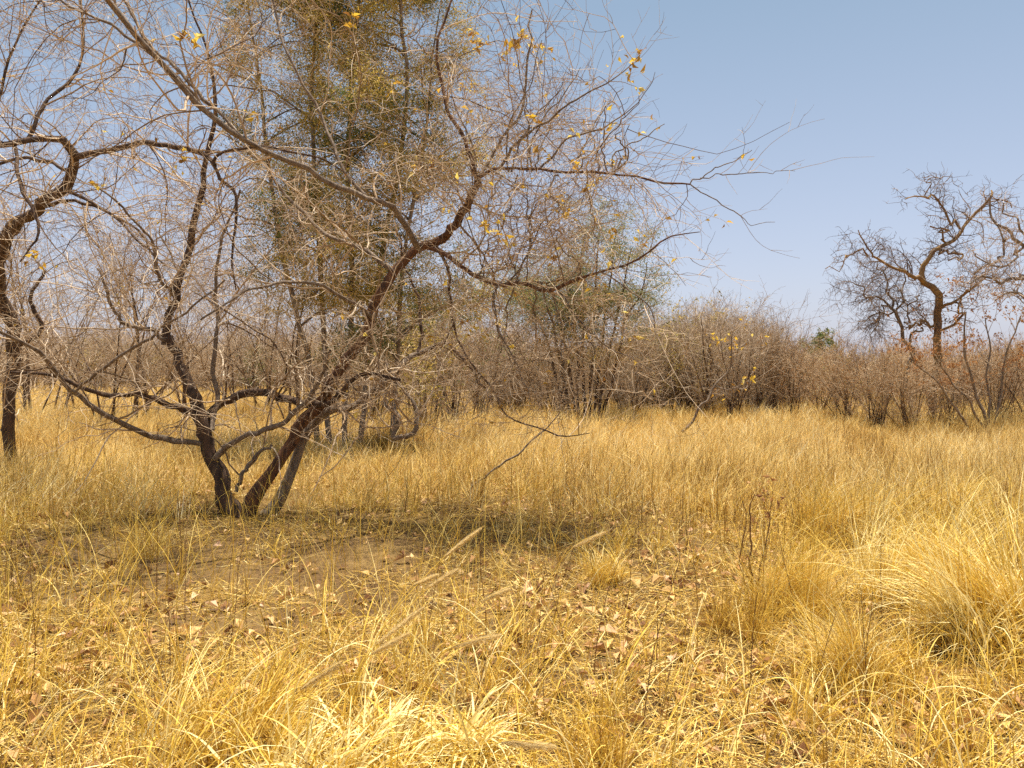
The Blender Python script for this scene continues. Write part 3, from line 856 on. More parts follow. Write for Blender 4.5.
# gnarled tree on the right
D5 = 19.0
t5 = [
    ('trunk', [(933, 440, D5, 10), (933, 405, D5, 9), (932, 375, D5, 8.5), (936, 340, D5, 8), (940, 310, D5, 8), (940, 300, D5, 7.5), (933, 288, D5, 7), (922, 281, D5, 6)]),
    ('limb', [(926, 284, D5, 5), (912, 277, D5 - .2, 4.5), (906, 268, D5 - .3, 4), (898, 264, D5 - .4, 3), (885, 259, D5 - .5, 2.4), (868, 256, D5 - .6, 2), (860, 240, D5 - .7, 1.4), (858, 230, D5 - .8, 1)]),
    ('limb', [(868, 256, D5 - .6, 1.8), (850, 258, D5 - .7, 1.4), (836, 263, D5 - .8, 1), (825, 269, D5 - .9, .6)]),
    ('limb', [(923, 281, D5, 5.5), (929, 265, D5, 5), (934, 252, D5, 4.5), (943, 244, D5 + .1, 4.2), (954, 236, D5 + .2, 4), (963, 228, D5 + .2, 3.6), (969, 215, D5 + .3, 3), (978, 204, D5 + .3, 2.8), (986, 197, D5 + .3, 2.2), (992, 190, D5 + .3, 1.6)]),
    ('limb', [(960, 229, D5 + .2, 2.6), (950, 219, D5, 2.4), (942, 210, D5 - .1, 2.2), (934, 200, D5 - .2, 1.9), (922, 197, D5 - .3, 1.5), (905, 199, D5 - .4, 1)]),
    ('limb', [(930, 199, D5 - .2, 1.4), (927, 188, D5 - .2, 1.1), (935, 178, D5 - .2, .8), (952, 176, D5 - .1, .6)]),
    ('limb', [(940, 252, D5, 2.4), (950, 251, D5 - .1, 2.2), (959, 251, D5 - .2, 2.6), (959, 257, D5 - .2, 2.2), (948, 261, D5 - .3, 1.4)]),
    ('limb', [(946, 243, D5 + .1, 2), (941, 232, D5 - .2, 1.8), (930, 226, D5 - .3, 1.2)]),
    ('limb', [(934, 326, D5, 3), (922, 326, D5 + .1, 2.6), (910, 325, D5 + .2, 2.3)]),
    ('limb', [(941, 308, D5, 3.4), (958, 300, D5 - .2, 2.6), (975, 284, D5 - .4, 2.2), (990, 276, D5 - .5, 1.8), (1010, 280, D5 - .6, 1.4)]),
    ('limb', [(942, 330, D5, 3), (958, 318, D5 - .3, 2.4), (968, 300, D5 - .5, 2), (985, 275, D5 - .7, 1.7), (998, 262, D5 - .8, 1.4)]),
    ('limb', [(986, 197, D5 + .3, 1.4), (1000, 200, D5 + .2, 1.2), (1012, 208, D5 + .2, 1)]),
]
zig = [
    (8, (0.10, 1), (35, 85), (0.3, 1.0), 0.5, 0.1, 8, 0.29, (0, 0, 0.0), 0.007, 0.016),
    (9.5, (0.12, 1), (40, 80), (0.15, 0.6), 0.6, 0.05, 5, 0.27, (0, 0, 0), 0.006, 0.009),
    (6.5, (0.15, 1), (40, 80), (0.08, 0.28), 0.7, 0.0, 3, 0.22, (0, 0, 0), 0.005, 0.007)]
drawn_tree('gnarled_tree', 'gnarled crooked leafless tree standing against the open sky with a patchy golden trunk', (933, 440), D5, t5, 130, zig, M['bark_gold'], M['twig_dark'], rs=0.47, kf=2.6, skip=(6, 7), clip=lambda Q: (HORIZON_Y - (Q[:, 2] - EYE) / Q[:, 1] * F_PX > 172) & (Q[:, 0] / Q[:, 1] * F_PX + 512 > 828),
           leaf=dict(lv=-2, jit=0.1, hang=0.3, sets=[('leaves', 200, 0.08, M['leaf_orange'], lambda p: p[:, 2] < 3.6)]), spawn_from=1)
D6 = 20.0
t6 = [
    ('trunk', [(908, 440, D6, 5), (908, 400, D6, 5), (907, 360, D6, 4.6), (906, 340, D6, 4.3), (903, 325, D6, 4), (898, 314, D6, 3.6), (890, 307, D6, 3)]),
    ('limb', [(907, 345, D6, 3), (912, 333, D6, 2.5), (922, 327, D6 - .2, 1.8)]),
    ('limb', [(890, 307, D6, 2.6), (878, 300, D6, 2), (866, 290, D6 - .3, 1.6), (852, 282, D6 - .5, 1)]),
    ('limb', [(892, 308, D6, 2.6), (888, 292, D6, 2), (880, 275, D6 + .2, 1.5), (870, 262, D6 + .3, 1)]),
    ('limb', [(897, 313, D6, 2.4), (902, 296, D6, 2), (905, 280, D6 + .2, 1.4), (898, 268, D6 + .3, 1)]),
    ('limb', [(904, 322, D6, 2), (914, 305, D6, 1.6), (920, 295, D6 + .3, 1)]),
    ('limb', [(894, 312, D6, 2), (880, 312, D6 + .2, 1.6), (866, 318, D6 + .3, 1.2), (858, 330, D6 + .3, .8)]),
    ('limb', [(888, 306, D6, 1.6), (878, 320, D6 - .3, 1.3), (872, 340, D6 - .5, .9)]),
]
drawn_tree('twiggy_tree', 'small leafless tree with a dense drooping twig crown left of the gnarled tree', (908, 440), D6, t6, 150, [
    (13, (0.1, 1), (35, 85), (0.3, 1.2), 0.5, 0.0, 7, 0.18, (0, 0, -0.08), 0.006, 0.012),
    (13.0, (0.1, 1), (40, 80), (0.15, 0.6), 0.6, 0.0, 5, 0.2, (0, 0, -0.05), 0.005, 0.007),
    (5.0, (0.2, 1), (40, 80), (0.08, 0.25), 0.7, 0.0, 3, 0.2, (0, 0, 0), 0.004, 0.005)], M['bark_grey'], M['twig_dark'], spawn_from=2, rs=0.45, kf=2.0)
D7 = 18.0
t7 = [
    ('trunk', [(1065, 445, D7, 9), (1062, 400, D7, 8), (1058, 350, D7, 7), (1050, 310, D7, 6), (1042, 290, D7, 5), (1032, 276, D7, 4)]),
    ('limb', [(1040, 288, D7, 4), (1036, 262, D7, 3.4), (1024, 246, D7, 3), (1010, 236, D7 - .1, 2.6), (998, 226, D7 - .2, 2.2), (990, 214, D7 - .2, 1.8), (990, 196, D7 - .2, 1.2)]),
    ('limb', [(1034, 277, D7, 3.4), (1015, 279, D7 - .2, 2.8), (1000, 279, D7 - .4, 2.2), (985, 278, D7 - .6, 1.7), (970, 284, D7 - .7, 1.2)]),
    ('limb', [(1000, 262, D7 - .3, 1.8), (1004, 245, D7 - .4, 1.6), (998, 225, D7 - .5, 1.2)]),
    ('limb', [(1024, 247, D7, 2), (1010, 262, D7 - .3, 1.7), (996, 264, D7 - .4, 1.4), (975, 254, D7 - .5, 1)]),
    ('limb', [(1052, 320, D7, 3), (1030, 300, D7 - .4, 2.4), (1010, 290, D7 - .8, 1.8), (995, 300, D7 - 1, 1.2)]),
    ('limb', [(1036, 262, D7, 2), (1026, 232, D7, 1.8), (1012, 212, D7, 1.3), (1004, 203, D7, 1)]),
]
drawn_tree('gnarled_tree', 'bare tree mostly cut off by the right edge, its pale boughs reaching in', (1065, 445), D7, t7, 170, zig, M['bark_grey'], M['twig_pale'], spawn_from=1, kf=2.2)


# ---------------------------------------------------------------- shrubs from variants
def bush_mesh(seed, H, W, nst, dens, twigm, droop=0.0, leafm=None, nleaf=0, lsize=0.08, fine=1.0, up=0.28):
    """returns (stems mesh object data, twigs data, leaf data) built at the origin"""
    r = np.random.default_rng(seed)
    S = np.stack([r.normal(0, 0.12 * W, nst), r.normal(0, 0.12 * W, nst), np.full(nst, -0.05)], 1)
    a = r.random(nst) * 2 * np.pi
    tilt = np.radians(r.uniform(5, 48, nst)) * min(1.2, W / H * 1.3)
    D = np.stack([np.cos(a) * np.sin(tilt), np.sin(a) * np.sin(tilt), np.cos(tilt)], 1)
    L = H * r.uniform(0.65, 1.0, nst)
    P, R = grow(r, S, D, L, r.uniform(0.012, 0.03, nst) * H / 3, 9, 0.09, (0, 0, 0.03), endr=0.2)
    c = crown(r, P, R, [
        (3.2 * dens, (0.08, 1), (25, 60), (0.25 * H * .5, H * .42), 0.5, up, 6, 0.13, (0, 0, -droop), 0.006, 0.012),
        (4.2 * dens, (0.1, 1), (25, 65), (0.15, 0.26 * H), 0.6, 0.12, 5, 0.15, (0, 0, -droop), 0.0045 * fine, 0.007 * fine),
        (3.6 * dens, (0.15, 1), (25, 65), (0.08, 0.12 * H), 0.7, 0.05, 3, 0.15, (0, 0, 0), 0.0035 * fine, 0.005 * fine)])
    st = Tubes().add(P, R, 5)
    tw = Tubes()
    for (p, q), s in zip(c, (3, 3, 3)):
        tw.add(p, q, s, r.random(len(p)))
    lf = None
    if nleaf:
        pts = np.concatenate([c[1][0].reshape(-1, 3), c[2][0].reshape(-1, 3)])
        pts = pts[pts[:, 2] > 0.2 * H]
        k = vnoise(pts[:, 0] + 9, pts[:, 2] + pts[:, 1] + 7, 0.5, seed) > 0.35
        pts = pts[k]
        pts = pts[r.choice(len(pts), min(nleaf, len(pts)), replace=False)]
        lf = leaf_arrays(r, pts, lsize, flat=0.1, hang=0.2, wid=0.45)
    return st, tw, lf


def bush_proto(name, seed, H, W, nst, dens, barkm, twigm, leafm=None, nleaf=0, lsize=0.08, **kw):
    st, tw, lf = bush_mesh(seed, H, W, nst, dens, twigm, leafm=leafm, nleaf=nleaf, lsize=lsize, **kw)
    root = bpy.data.objects.new(name, None)
    link(root)
    st.build('stems', barkm, root)
    tw.build('twigs', twigm, root, smooth=False)
    if lf is not None:
        mesh_np('leaves', lf[0], lf[1], leafm, lf[2], False, root)
    root['used'] = 0
    return root


def place(proto, x, y, s, rz, label, cat, group=None, sz=None):
    if proto['used'] == 0:
        r = proto
    else:
        r = proto.copy()
        link(r)
        for ch in list(proto.children):
            c = ch.copy(); link(c); c.parent = r
            if 'label' in c: del c['label']
    proto['used'] = proto['used'] + 1
    r.location = (x, y, float(gz(x, y)) * (1 if math.hypot(x, y) < 60 else 0.6))
    r.rotation_euler = (0, 0, rz)
    r.scale = (s, s, sz or s)
    for k in ('group',):
        if k in r: del r[k]
    tag(r, label, cat, group)
    return r


PB = [bush_proto('bare_shrub', 300 + i, 3.0, 1.25 + 0.2 * (i % 2), 18, 1.45, M['bark_dark'], M['twig_brown']) for i in range(3)]
PR = [bush_proto('bare_shrub', 310 + i, 2.4, 1.2, 19, 1.6, M['bark_dark'], M['twig_red'], M['leaf_orange'], 380, 0.05) for i in range(3)]
PG = [bush_proto('leafy_shrub', 320 + i, 3.0, 1.2, 12, 1.0, M['bark_dark'], M['twig_brown'], M['leaf_olive'], 2200, 0.075) for i in range(2)]
PGG = [bush_proto('green_tree', 330, 4.0, 1.4, 9, 0.9, M['bark_dark'], M['twig_brown'], M['leaf_green'], 6000, 0.11)]
PT = [bush_proto('slim_tree', 340 + i, 5.0, 1.5, 4, 1.25, M['bark_dark'], M['twig_brown'], up=0.25) for i in range(3)]

rb = np.random.default_rng(501)


def X(px, dist):
    return (px - 512) / F_PX * dist


# right-hand thicket, front row: (px, dist, height, proto, label)
front = [
    (560, 22.5, 2.6, PB[0], 'grey twiggy shrub at the foot of the rounded grey-green tree, left side'),
    (628, 22.0, 2.5, PB[1], 'grey twiggy shrub at the right foot of the rounded grey-green tree'),
    (655, 23.5, 3.0, PB[2], 'grey-brown shrub left of the yellow-green leafy shrub'),
    (682, 24.0, 3.35, PG[0], 'shrub with yellow-green leaves on its upper left in the thicket'),
    (706, 22.5, 3.3, PB[0], 'tall rounded leafless shrub right behind the fallen leafy branch'),
    (735, 22.0, 3.2, PB[1], 'tallest grey shrub of the thicket right of the yellow-green one'),
    (762, 22.5, 2.9, PB[2], 'bare shrub where the top of the thicket starts to slope down'),
    (790, 22.0, 2.35, PR[0], 'low reddish-brown shrub below and left of the far green treetop'),
    (822, 22.5, 2.2, PR[1], 'low reddish-brown shrub directly below the far green treetop'),
    (848, 20.0, 2.1, PR[2], 'low reddish-brown shrub below the left tips of the drooping twiggy tree'),
    (878, 18.2, 1.95, PR[0], 'low russet shrub hiding the foot of the small drooping twiggy tree'),
    (912, 17.6, 1.8, PR[1], 'low russet shrub in front of the gnarled tree trunk, left side'),
    (950, 17.4, 1.75, PR[2], 'russet shrub just right of the gnarled tree trunk'),
    (1000, 18.4, 2.0, PR[0], 'russet shrub behind the orange-leaved sapling'),
    (1036, 17.8, 2.1, PR[1], 'russet shrub cut by the right edge of the field'),
]
for px, dist, h, pr, lab in front:
    h0 = 3.0 if pr in PB or pr in PG else 2.4
    place(pr, X(px, dist), dist, h / h0 * 1.06, rb.random() * 6.28, lab, 'shrub', 'shrubs in the thicket at the far edge of the field')
GL = 'dry twiggy shrub in the back rows of the thicket beyond the field'
for row, (d0, hs) in enumerate(((25.5, 1.0), (29, 1.04), (34, 1.08))):
    for px in np.arange(500, 1090, 24 if row == 0 else 20):
        px = px + rb.uniform(-7, 7)
        dist = d0 + rb.uniform(-1, 1)
        top = np.interp(px, [480, 560, 620, 660, 700, 740, 765, 785, 820, 900, 1000, 1100], [345, 340, 334, 316, 307, 311, 326, 341, 348, 350, 354, 352])
        h = (EYE + (HORIZON_Y - top - 2) / F_PX * dist) * rb.uniform(0.86, 1.02)
        pr = (PR if px > 770 else PB)[rb.integers(0, 3)]
        if rb.random() < 0.13: pr = PG[rb.integers(0, 2)]
        h0 = 3.0 if pr in PB or pr in PG else 2.4
        place(pr, X(px, dist), dist, h / h0, rb.random() * 6.28, GL, 'shrub', 'shrubs in the back of the thicket')
# middle: behind the main tree
mid = [
    (455, 19.5, 3.0, PB[2], 'bare shrub with thin leaning stems behind the drooping ends of the large tree'),
    (425, 17.5, 2.9, PG[1], 'dull green shrub half hidden behind the trunk bend of the large tree'),
    (480, 23, 3.2, PB[0], 'grey shrub seen through the hanging twigs right of the large tree'),
    (515, 25, 3.3, PB[1], 'grey shrub in the gap left of the rounded grey-green tree'),
    (372, 19, 3.0, PB[0], 'bare shrub behind the main red-brown stem of the large tree'),
    (395, 24, 3.6, PG[0], 'olive shrub behind the orange-brown trunk in the middle'),
    (320, 23, 3.0, PB[1], 'bare shrub behind the fork of the large tree'),
    (440, 28, 4.6, PGG[0], 'darker green tree showing through the twigs above the hanging branches'),
]
for px, dist, h, pr, lab in mid:
    h0 = 4.0 if pr in PGG else 3.0
    place(pr, X(px, dist), dist, h / h0, rb.random() * 6.28, lab, 'shrub' if pr not in PGG else 'tree', 'shrubs behind the large bare tree' if pr not in PGG else None)
slim = [
    (134, 19, 5.2, 'slim bare tree standing in the grass left of the large tree'),
    (300, 20, 5.4, 'slim bare tree behind the stems of the large tree, straight dark trunk'),
    (62, 24, 5.6, 'slim bare tree in the left distance between the edge tree and the next'),
    (232, 27, 5.2, 'slim bare tree seen between the two main stems of the large tree'),
    (20, 21, 6.0, 'slim bare tree right behind the trunk at the left edge'),
]
slim += [
    (100, 17.5, 4.6, 'slim bare tree left of the large tree, nearest of the slim ones, twigs pale'),
    (180, 23, 5.6, 'slim bare tree showing between the left stem and the curled limb'),
    (268, 24, 5.8, 'slim bare tree above the arching lower limb of the large tree'),
    (352, 26, 6.2, 'slim bare tree behind the feathery trunks'),
    (410, 22, 5.0, 'slim bare tree right of the feathery trunks with leaning stems'),
    (-30, 18, 5.6, 'slim bare tree cut by the left edge of the picture'),
]
for i, (px, dist, h, lab) in enumerate(slim):
    place(PT[i % 3], X(px, dist), dist, h / 5.0, rb.random() * 6.28, lab, 'tree', 'slim bare trees behind the large tree')
place(PGG[0], X(255, 40), 40, 0.72, 1.0, 'low bright green tree far across the grass behind the large tree', 'tree')
PF = bush_proto('green_tree', 333, 5.0, 0.7, 8, 0.9, M['bark_dark'], M['twig_dark'], M['leaf_green'], 5000, 0.26)
place(PF, X(820, 78), 78, 0.98, 2.0, 'far green treetop poking above the brown thicket against the sky', 'tree')
place(PG[0], X(95, 40), 40, 1.1, 1.3, 'olive shrub in the left distance under the hanging twigs', 'shrub')
LL = 'small dry tree in the woodland edge across the grass on the left'
for d0 in (42, 49, 58):
    for px in np.arange(-60, 520, 19 if d0 < 45 else 15):
        px = px + rb.uniform(-8, 8)
        dist = d0 + rb.uniform(-3, 3)
        h = rb.uniform(2.8, 4.6) if d0 < 55 else rb.uniform(3.6, 5.2)
        pr = (PB + PG + PT)[rb.choice(8, p=[.22, .22, .22, .04, .04, .09, .09, .08])]
        h0 = 5.0 if pr in PT else 3.0
        s = h / h0
        place(pr, X(px, dist), dist, s * 0.9, rb.random() * 6.28, LL, 'tree', 'small trees along the far woodland edge')
# far woodland mass beyond, to the horizon
fr = np.random.default_rng(9)
n = 260
fx = fr.uniform(-110, 110, n); fy = fr.uniform(66, 100, n)
S = np.repeat(np.stack([fx, fy, np.zeros(n)], 1), 26, 0) + fr.normal(size=(n * 26, 3)) * np.array([1.6, 1.6, 0])
az = fr.random(len(S)) * 6.28
tl = np.radians(fr.uniform(0, 35, len(S)))
Dv = np.stack([np.cos(az) * np.sin(tl), np.sin(az) * np.sin(tl), np.cos(tl)], 1)
P, R = grow(fr, S, Dv, fr.uniform(2.0, 4.8, len(S)), np.full(len(S), 0.05), 5, 0.12, endr=0.3)
cc = crown(fr, P, R, [(1.6, (0.15, 1), (25, 65), (0.5, 1.6), 0.5, 0.2, 3, 0.15, (0, 0, 0), 0.015, 0.03)])
tf = Tubes().add(P, R, 3, fr.random(len(P))).add(cc[0][0], cc[0][1], 3, fr.random(len(cc[0][0])))
o = tf.build('far_woodland', M['twig_red'], smooth=False)
tag(o, 'hazy brown mass of leafless woodland along the horizon', 'woodland', kind='stuff')


# orange-leaved sapling and leaning stems near the gnarled tree
D8 = 16.5
t8 = [
    ('stem', [(980, 445, D8, 3), (984, 420, D8, 2.6), (978, 395, D8, 2.2), (968, 365, D8, 1.9), (964, 335, D8, 1.5), (966, 312, D8, 1)]),
    ('stem', [(982, 442, D8, 2.4), (988, 415, D8 + .1, 2), (986, 380, D8 + .2, 1.6), (990, 345, D8 + .3, 1.2), (985, 318, D8 + .3, .8)]),
    ('stem', [(990, 442, D8, 2.6), (998, 410, D8, 2.2), (1003, 380, D8, 1.8), (1010, 350, D8, 1.4), (1020, 318, D8, 1)]),
    ('stem', [(976, 442, D8, 2.2), (960, 415, D8 - .2, 1.9), (945, 395, D8 - .3, 1.6), (925, 370, D8 - .4, 1.2), (910, 352, D8 - .5, .8)]),
    ('stem', [(985, 430, D8, 2.0), (972, 405, D8 - .2, 1.6), (955, 385, D8 - .3, 1.3), (940, 362, D8 - .5, .9)]),
]
drawn_tree('orange_sapling', 'sapling with fanned thin stems and withered orange leaves right of the gnarled tree', (982, 442), D8, t8, 190, [
    (4.5, (0.3, 1), (25, 60), (0.3, 1.0), 0.5, 0.3, 6, 0.12, (0, 0, 0.02), 0.004, 0.009),
    (4.0, (0.2, 1), (30, 70), (0.15, 0.5), 0.6, 0.1, 4, 0.12, (0, 0, 0), 0.0035, 0.005),
    (3.0, (0.2, 1), (30, 70), (0.08, 0.2), 0.7, 0.1, 3, 0.12, (0, 0, 0), 0.003, 0.004)], M['bark_grey'], M['twig_brown'], sides=6, cat='sapling',
    leaf=dict(lv=-2, jit=0.03, hang=0.5, sets=[('leaves', 1700, 0.06, M['leaf_orange'], lambda p: p[:, 2] > 1.2)]))

# broken pale branch with yellow leaves propped in the grass
D9 = 14.5
t9 = [
    ('limb', [(682, 432, D9, 3), (695, 414, D9, 2.6), (708, 400, D9, 2.4), (716, 386, D9, 2), (727, 372, D9, 1.7), (733, 352, D9, 1.4), (732, 336, D9, 1)]),
    ('limb', [(716, 386, D9, 1.3), (735, 388, D9 - .1, 1.1), (755, 378, D9 - .2, .7)]),
    ('limb', [(731, 356, D9, 1.2), (742, 346, D9 - .1, 1), (752, 340, D9 - .1, .6)]),
]
drawn_tree('fallen_branch', 'broken pale branch leaning out of the grass with a few yellow leaves', (684, 432), D9, t9, 210, [
    (4.5, (0.4, 1), (30, 70), (0.2, 0.6), 0.5, 0.1, 5, 0.12, (0, 0, 0), 0.004, 0.006),
    (4.0, (0.2, 1), (30, 70), (0.1, 0.3), 0.7, 0, 3, 0.12, (0, 0, 0), 0.003, 0.004)], M['bark_grey'], M['twig_pale'], sides=6, cat='branch', rs=0.55,
    leaf=dict(lv=-2, jit=0.04, sets=[('leaves', 60, 0.09, M['leaf_yellow'], None)]))
D10 = 8.6
t10 = [('limb', [(472, 486, D10, 1.8), (495, 470, D10, 1.8), (520, 450, D10, 1.6), (542, 434, D10, 1.3), (560, 412, D10, .9)])]
drawn_tree('dead_stick', 'thin dead stick slanting up from the grass right of the large tree', (472, 488), D10, t10, 220, [
    (2.5, (0.4, 1), (30, 60), (0.1, 0.4), 0.6, 0.1, 4, 0.12, (0, 0, 0), 0.003, 0.005)], M['bark_grey'], M['twig'], sides=6, cat='stick')


# ---------------------------------------------------------------- grass
g = np.random.default_rng(1001)
WIND = 0.3          # lean mostly towards +x


def px_of(x, y):
    return 512 + x / y * F_PX


def py_of(y):
    return HORIZON_Y + EYE * F_PX / y


def density(x, y):
    """share of full grass cover, 0..1, from the bare patches and thick swards of the place"""
    px, py = px_of(x, y), py_of(y)
    dn = 0.55 + 0.5 * (vnoise(x, y, 1.1, 2) - 0.5) + 0.35 * (vnoise(x, y, 0.35, 4) - 0.5)
    far = np.clip((478 - py) / 60, 0, 1)
    dn = dn * (1 - far) + far * (0.45 + 0.6 * np.clip(vnoise(x, y, 1.5, 61) * 1.4, 0, 1))
    dn = dn * (0.55 + 0.9 * np.clip((vnoise(x, y, 0.7, 31) - 0.25) * 1.8, 0, 1))
    right = (0.6 + 0.4 * vnoise(x, y, 0.5, 33)) * np.clip((px - 690) / 90, 0, 1) * np.clip((600 - py) / 70 + 0.4, 0.3, 1)
    dn = np.maximum(dn, right * 0.95)
    bare = np.exp(-(((px - 240) / 290) ** 2 + ((py - 585) / 62) ** 2) ** 1.6)
    bare = np.maximum(bare, np.exp(-(((px - 440) / 190) ** 2 + ((py - 560) / 52) ** 2) ** 1.6))
    bare = np.maximum(bare, 0.75 * np.exp(-(((px - 690) / 90) ** 2 + ((py - 610) / 70) ** 2)))
    bare = np.maximum(bare, 0.85 * np.exp(-(((px - 620) / 180) ** 2 + ((py - 680) / 95) ** 2) ** 1.4))
    bare = np.maximum(bare, 0.8 * np.exp(-(((px - 60) / 130) ** 2 + ((py - 690) / 70) ** 2)))
    dn = dn * (1 - 0.9 * bare)
    soil_l = np.exp(-(((px - 270) / 340) ** 2 + ((py - 585) / 95) ** 2) ** 2)
    dn = dn * (1 - 0.93 * soil_l)
    dn = dn * (1 - 0.5 * np.exp(-((px - 270) / 360) ** 4 - ((py - 475) / 48) ** 2))
    foot = np.exp(-(((px - 250) / 55) ** 2 + ((py - 520) / 28) ** 2))
    dn = dn * (1 - 0.85 * foot)
    return np.clip(dn, 0.02, 1)


def sample(n, y0, y1, margin=0.82, power=1.0):
    """points in the view wedge with a margin to either side; density per area falls with y**power"""
    u = g.random(n)
    e = 2 - power
    y = (y0 ** e + u * (y1 ** e - y0 ** e)) ** (1 / e)
    x = (g.random(n) * 2 - 1) * margin * y
    return x, y


# clumped points
def clumped(nc, per, y0, y1, spread, margin=0.8, power=1.0):
    cx, cy = sample(nc, y0, y1, margin, power)
    k = g.random(nc) < density(cx, cy)
    cx, cy = cx[k], cy[k]
    m = g.poisson(per, len(cx))
    idx = np.repeat(np.arange(len(cx)), m)
    ang = g.random(len(idx)) * 6.283
    rad = np.abs(g.normal(0, spread, len(idx)))
    x = cx[idx] + np.cos(ang) * rad; y = cy[idx] + np.sin(ang) * rad
    caz = WIND + 2.2 * (vnoise(cx, cy, 1.6, 41) - 0.5) + g.normal(0, 0.7, len(cx))
    chh = g.uniform(0.55, 1.1, len(cx)) * (0.5 + 0.9 * vnoise(cx, cy, 1.7, 71))
    crn = np.clip(g.random(len(cx)) * 0.7 + 0.75 * (vnoise(cx, cy, 1.3, 51) - 0.3), 0, 1)
    return x, y, ang, rad, caz[idx], chh[idx], crn[idx]


near_bag = Bag()
# standing tufts near the viewer
x, y, ang, rad, caz, chh, crn = clumped(3600, 10, 2.2, 10, 0.05, power=0.7)
H = (0.07 + 0.5 * g.random(len(x)) ** 1.6) * chh
az = np.where(g.random(len(x)) < 0.35, caz, ang + g.normal(0, 0.8, len(x)))
V, Fq, Rn, _ = blades(g, x, y, H, az, g.normal(0.3, 0.3, len(x)), np.abs(g.normal(0.6, 0.8, len(x))), g.uniform(0.003, 0.009, len(x)), 6, np.clip(crn * 0.4 + g.random(len(x)) * 0.6, 0, 1), kink=0.13)
near_bag.add(V, Fq, Rn)
# thick pale blades that arch over, near camera
x, y, ang, rad, caz, chh, crn = clumped(1100, 9, 2.2, 9, 0.05)
H = g.uniform(0.3, 0.7, len(x)) * chh
V, Fq, Rn, _ = blades(g, x, y, H, np.where(g.random(len(x)) < 0.5, caz, ang), g.normal(0.25, 0.2, len(x)), g.uniform(0.5, 2.4, len(x)), g.uniform(0.004, 0.008, len(x)), 9, np.clip(0.45 + 0.6 * g.random(len(x)), 0, 1), kink=0.04)
near_bag.add(V, Fq, Rn)
# wiry stems left, standing separately
n = 6000
x, y = sample(n, 3.2, 10.5, 0.78)
px, py = px_of(x, y), py_of(y)
k = ((px < 560) & ((np.abs(py - 600) > 75) | (g.random(n) < 0.4))) | (g.random(n) < 0.3)
x, y = x[k], y[k]
V, Fq, Rn, _ = blades(g, x, y, g.uniform(0.35, 0.95, len(x)), g.random(len(x)) * 6.28, g.normal(0.12, 0.14, len(x)), g.uniform(0, 1.8, len(x)), g.uniform(0.003, 0.0058, len(x)), 9, np.clip(0.2 + 0.7 * g.random(len(x)), 0, 1), kink=0.10)
near_bag.add(V, Fq, Rn)
# brown weedy stems standing in patches among the straw
x, y, ang, rad, caz, chh, crn = clumped(2200, 9, 4.5, 17, 0.16, power=1.0)
V, Fq, Rn, _ = blades(g, x, y, g.uniform(0.3, 0.75, len(x)), g.random(len(x)) * 6.28, g.normal(0.1, 0.1, len(x)), g.uniform(0, 0.5, len(x)), g.uniform(0.003, 0.007, len(x)), 5, g.random(len(x)) * 0.16, kink=0.12)
near_bag.add(V, Fq, Rn)
o = near_bag.build('dry_grass', M['grass'])
tag(o, 'sparse golden dry grass growing over the soil close by', 'grass', kind='stuff')

mid_bag = Bag()
x, y, ang, rad, caz, chh, crn = clumped(7500, 20, 7.5, 17, 0.075, power=0.8)
H = g.uniform(0.3, 0.72, len(x)) * chh
az = np.where(g.random(len(x)) < 0.5, caz, ang + g.normal(0, 0.6, len(x)))
V, Fq, Rn, _ = blades(g, x, y, H, az, g.normal(0.35, 0.3, len(x)), np.abs(g.normal(0.6, 0.5, len(x))), g.uniform(0.005, 0.014, len(x)), 4, np.clip(crn * 0.35 + g.random(len(x)) * 0.65, 0, 1), kink=0.16)
mid_bag.add(V, Fq, Rn)
x, y, ang, rad, caz, chh, crn = clumped(8000, 18, 16, 34, 0.12, power=0.8)
H = g.uniform(0.35, 0.78, len(x)) * chh
V, Fq, Rn, _ = blades(g, x, y, H, np.where(g.random(len(x)) < 0.6, caz, ang), g.normal(0.25, 0.2, len(x)), np.abs(g.normal(0.6, 0.5, len(x))), g.uniform(0.010, 0.024, len(x)), 3, np.clip(crn * 0.5 + g.random(len(x)) * 0.5, 0, 1))
mid_bag.add(V, Fq, Rn)
x, y, ang, rad, caz, chh, crn = clumped(5500, 18, 33, 75, 0.4, power=1.0)
H = g.uniform(0.4, 0.8, len(x)) * chh
V, Fq, Rn, _ = blades(g, x, y, H, np.where(g.random(len(x)) < 0.6, caz, ang), g.normal(0.25, 0.2, len(x)), np.abs(g.normal(0.5, 0.4, len(x))), g.uniform(0.02, 0.045, len(x)), 2, np.clip(crn * 0.5 + g.random(len(x)) * 0.5, 0, 1))
mid_bag.add(V, Fq, Rn)
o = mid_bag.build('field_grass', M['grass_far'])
tag(o, 'dense straw-coloured grass filling the open field beyond', 'grass', kind='stuff')

# straw lying on the soil
sb = Bag()
n = 150000
x, y = sample(n, 2.1, 11, 0.8, 1.0)
px, py = px_of(x, y), py_of(y)
open_soil = np.exp(-(((px - 290) / 300) ** 2 + ((py - 578) / 85) ** 2) ** 1.5)
k = vnoise(x, y, 0.5, 8) * 0.7 + g.random(n) * 0.5 > 0.34 + 0.36 * open_soil
x, y = x[k], y[k]
L = g.uniform(0.03, 0.26, len(x))
V, Fq, Rn, _ = blades(g, x, y, L, g.random(len(x)) * 6.28, g.uniform(1.25, 1.62, len(x)), g.normal(0, 0.35, len(x)), g.uniform(0.002, 0.0075, len(x)), 3, z0=gz(x, y) + g.uniform(0.008, 0.03, len(x)))
sb.add(V, Fq, Rn)
o = sb.build('straw_litter', M['straw'])
tag(o, 'broken straw lying flat over the bare soil', 'straw', kind='stuff')

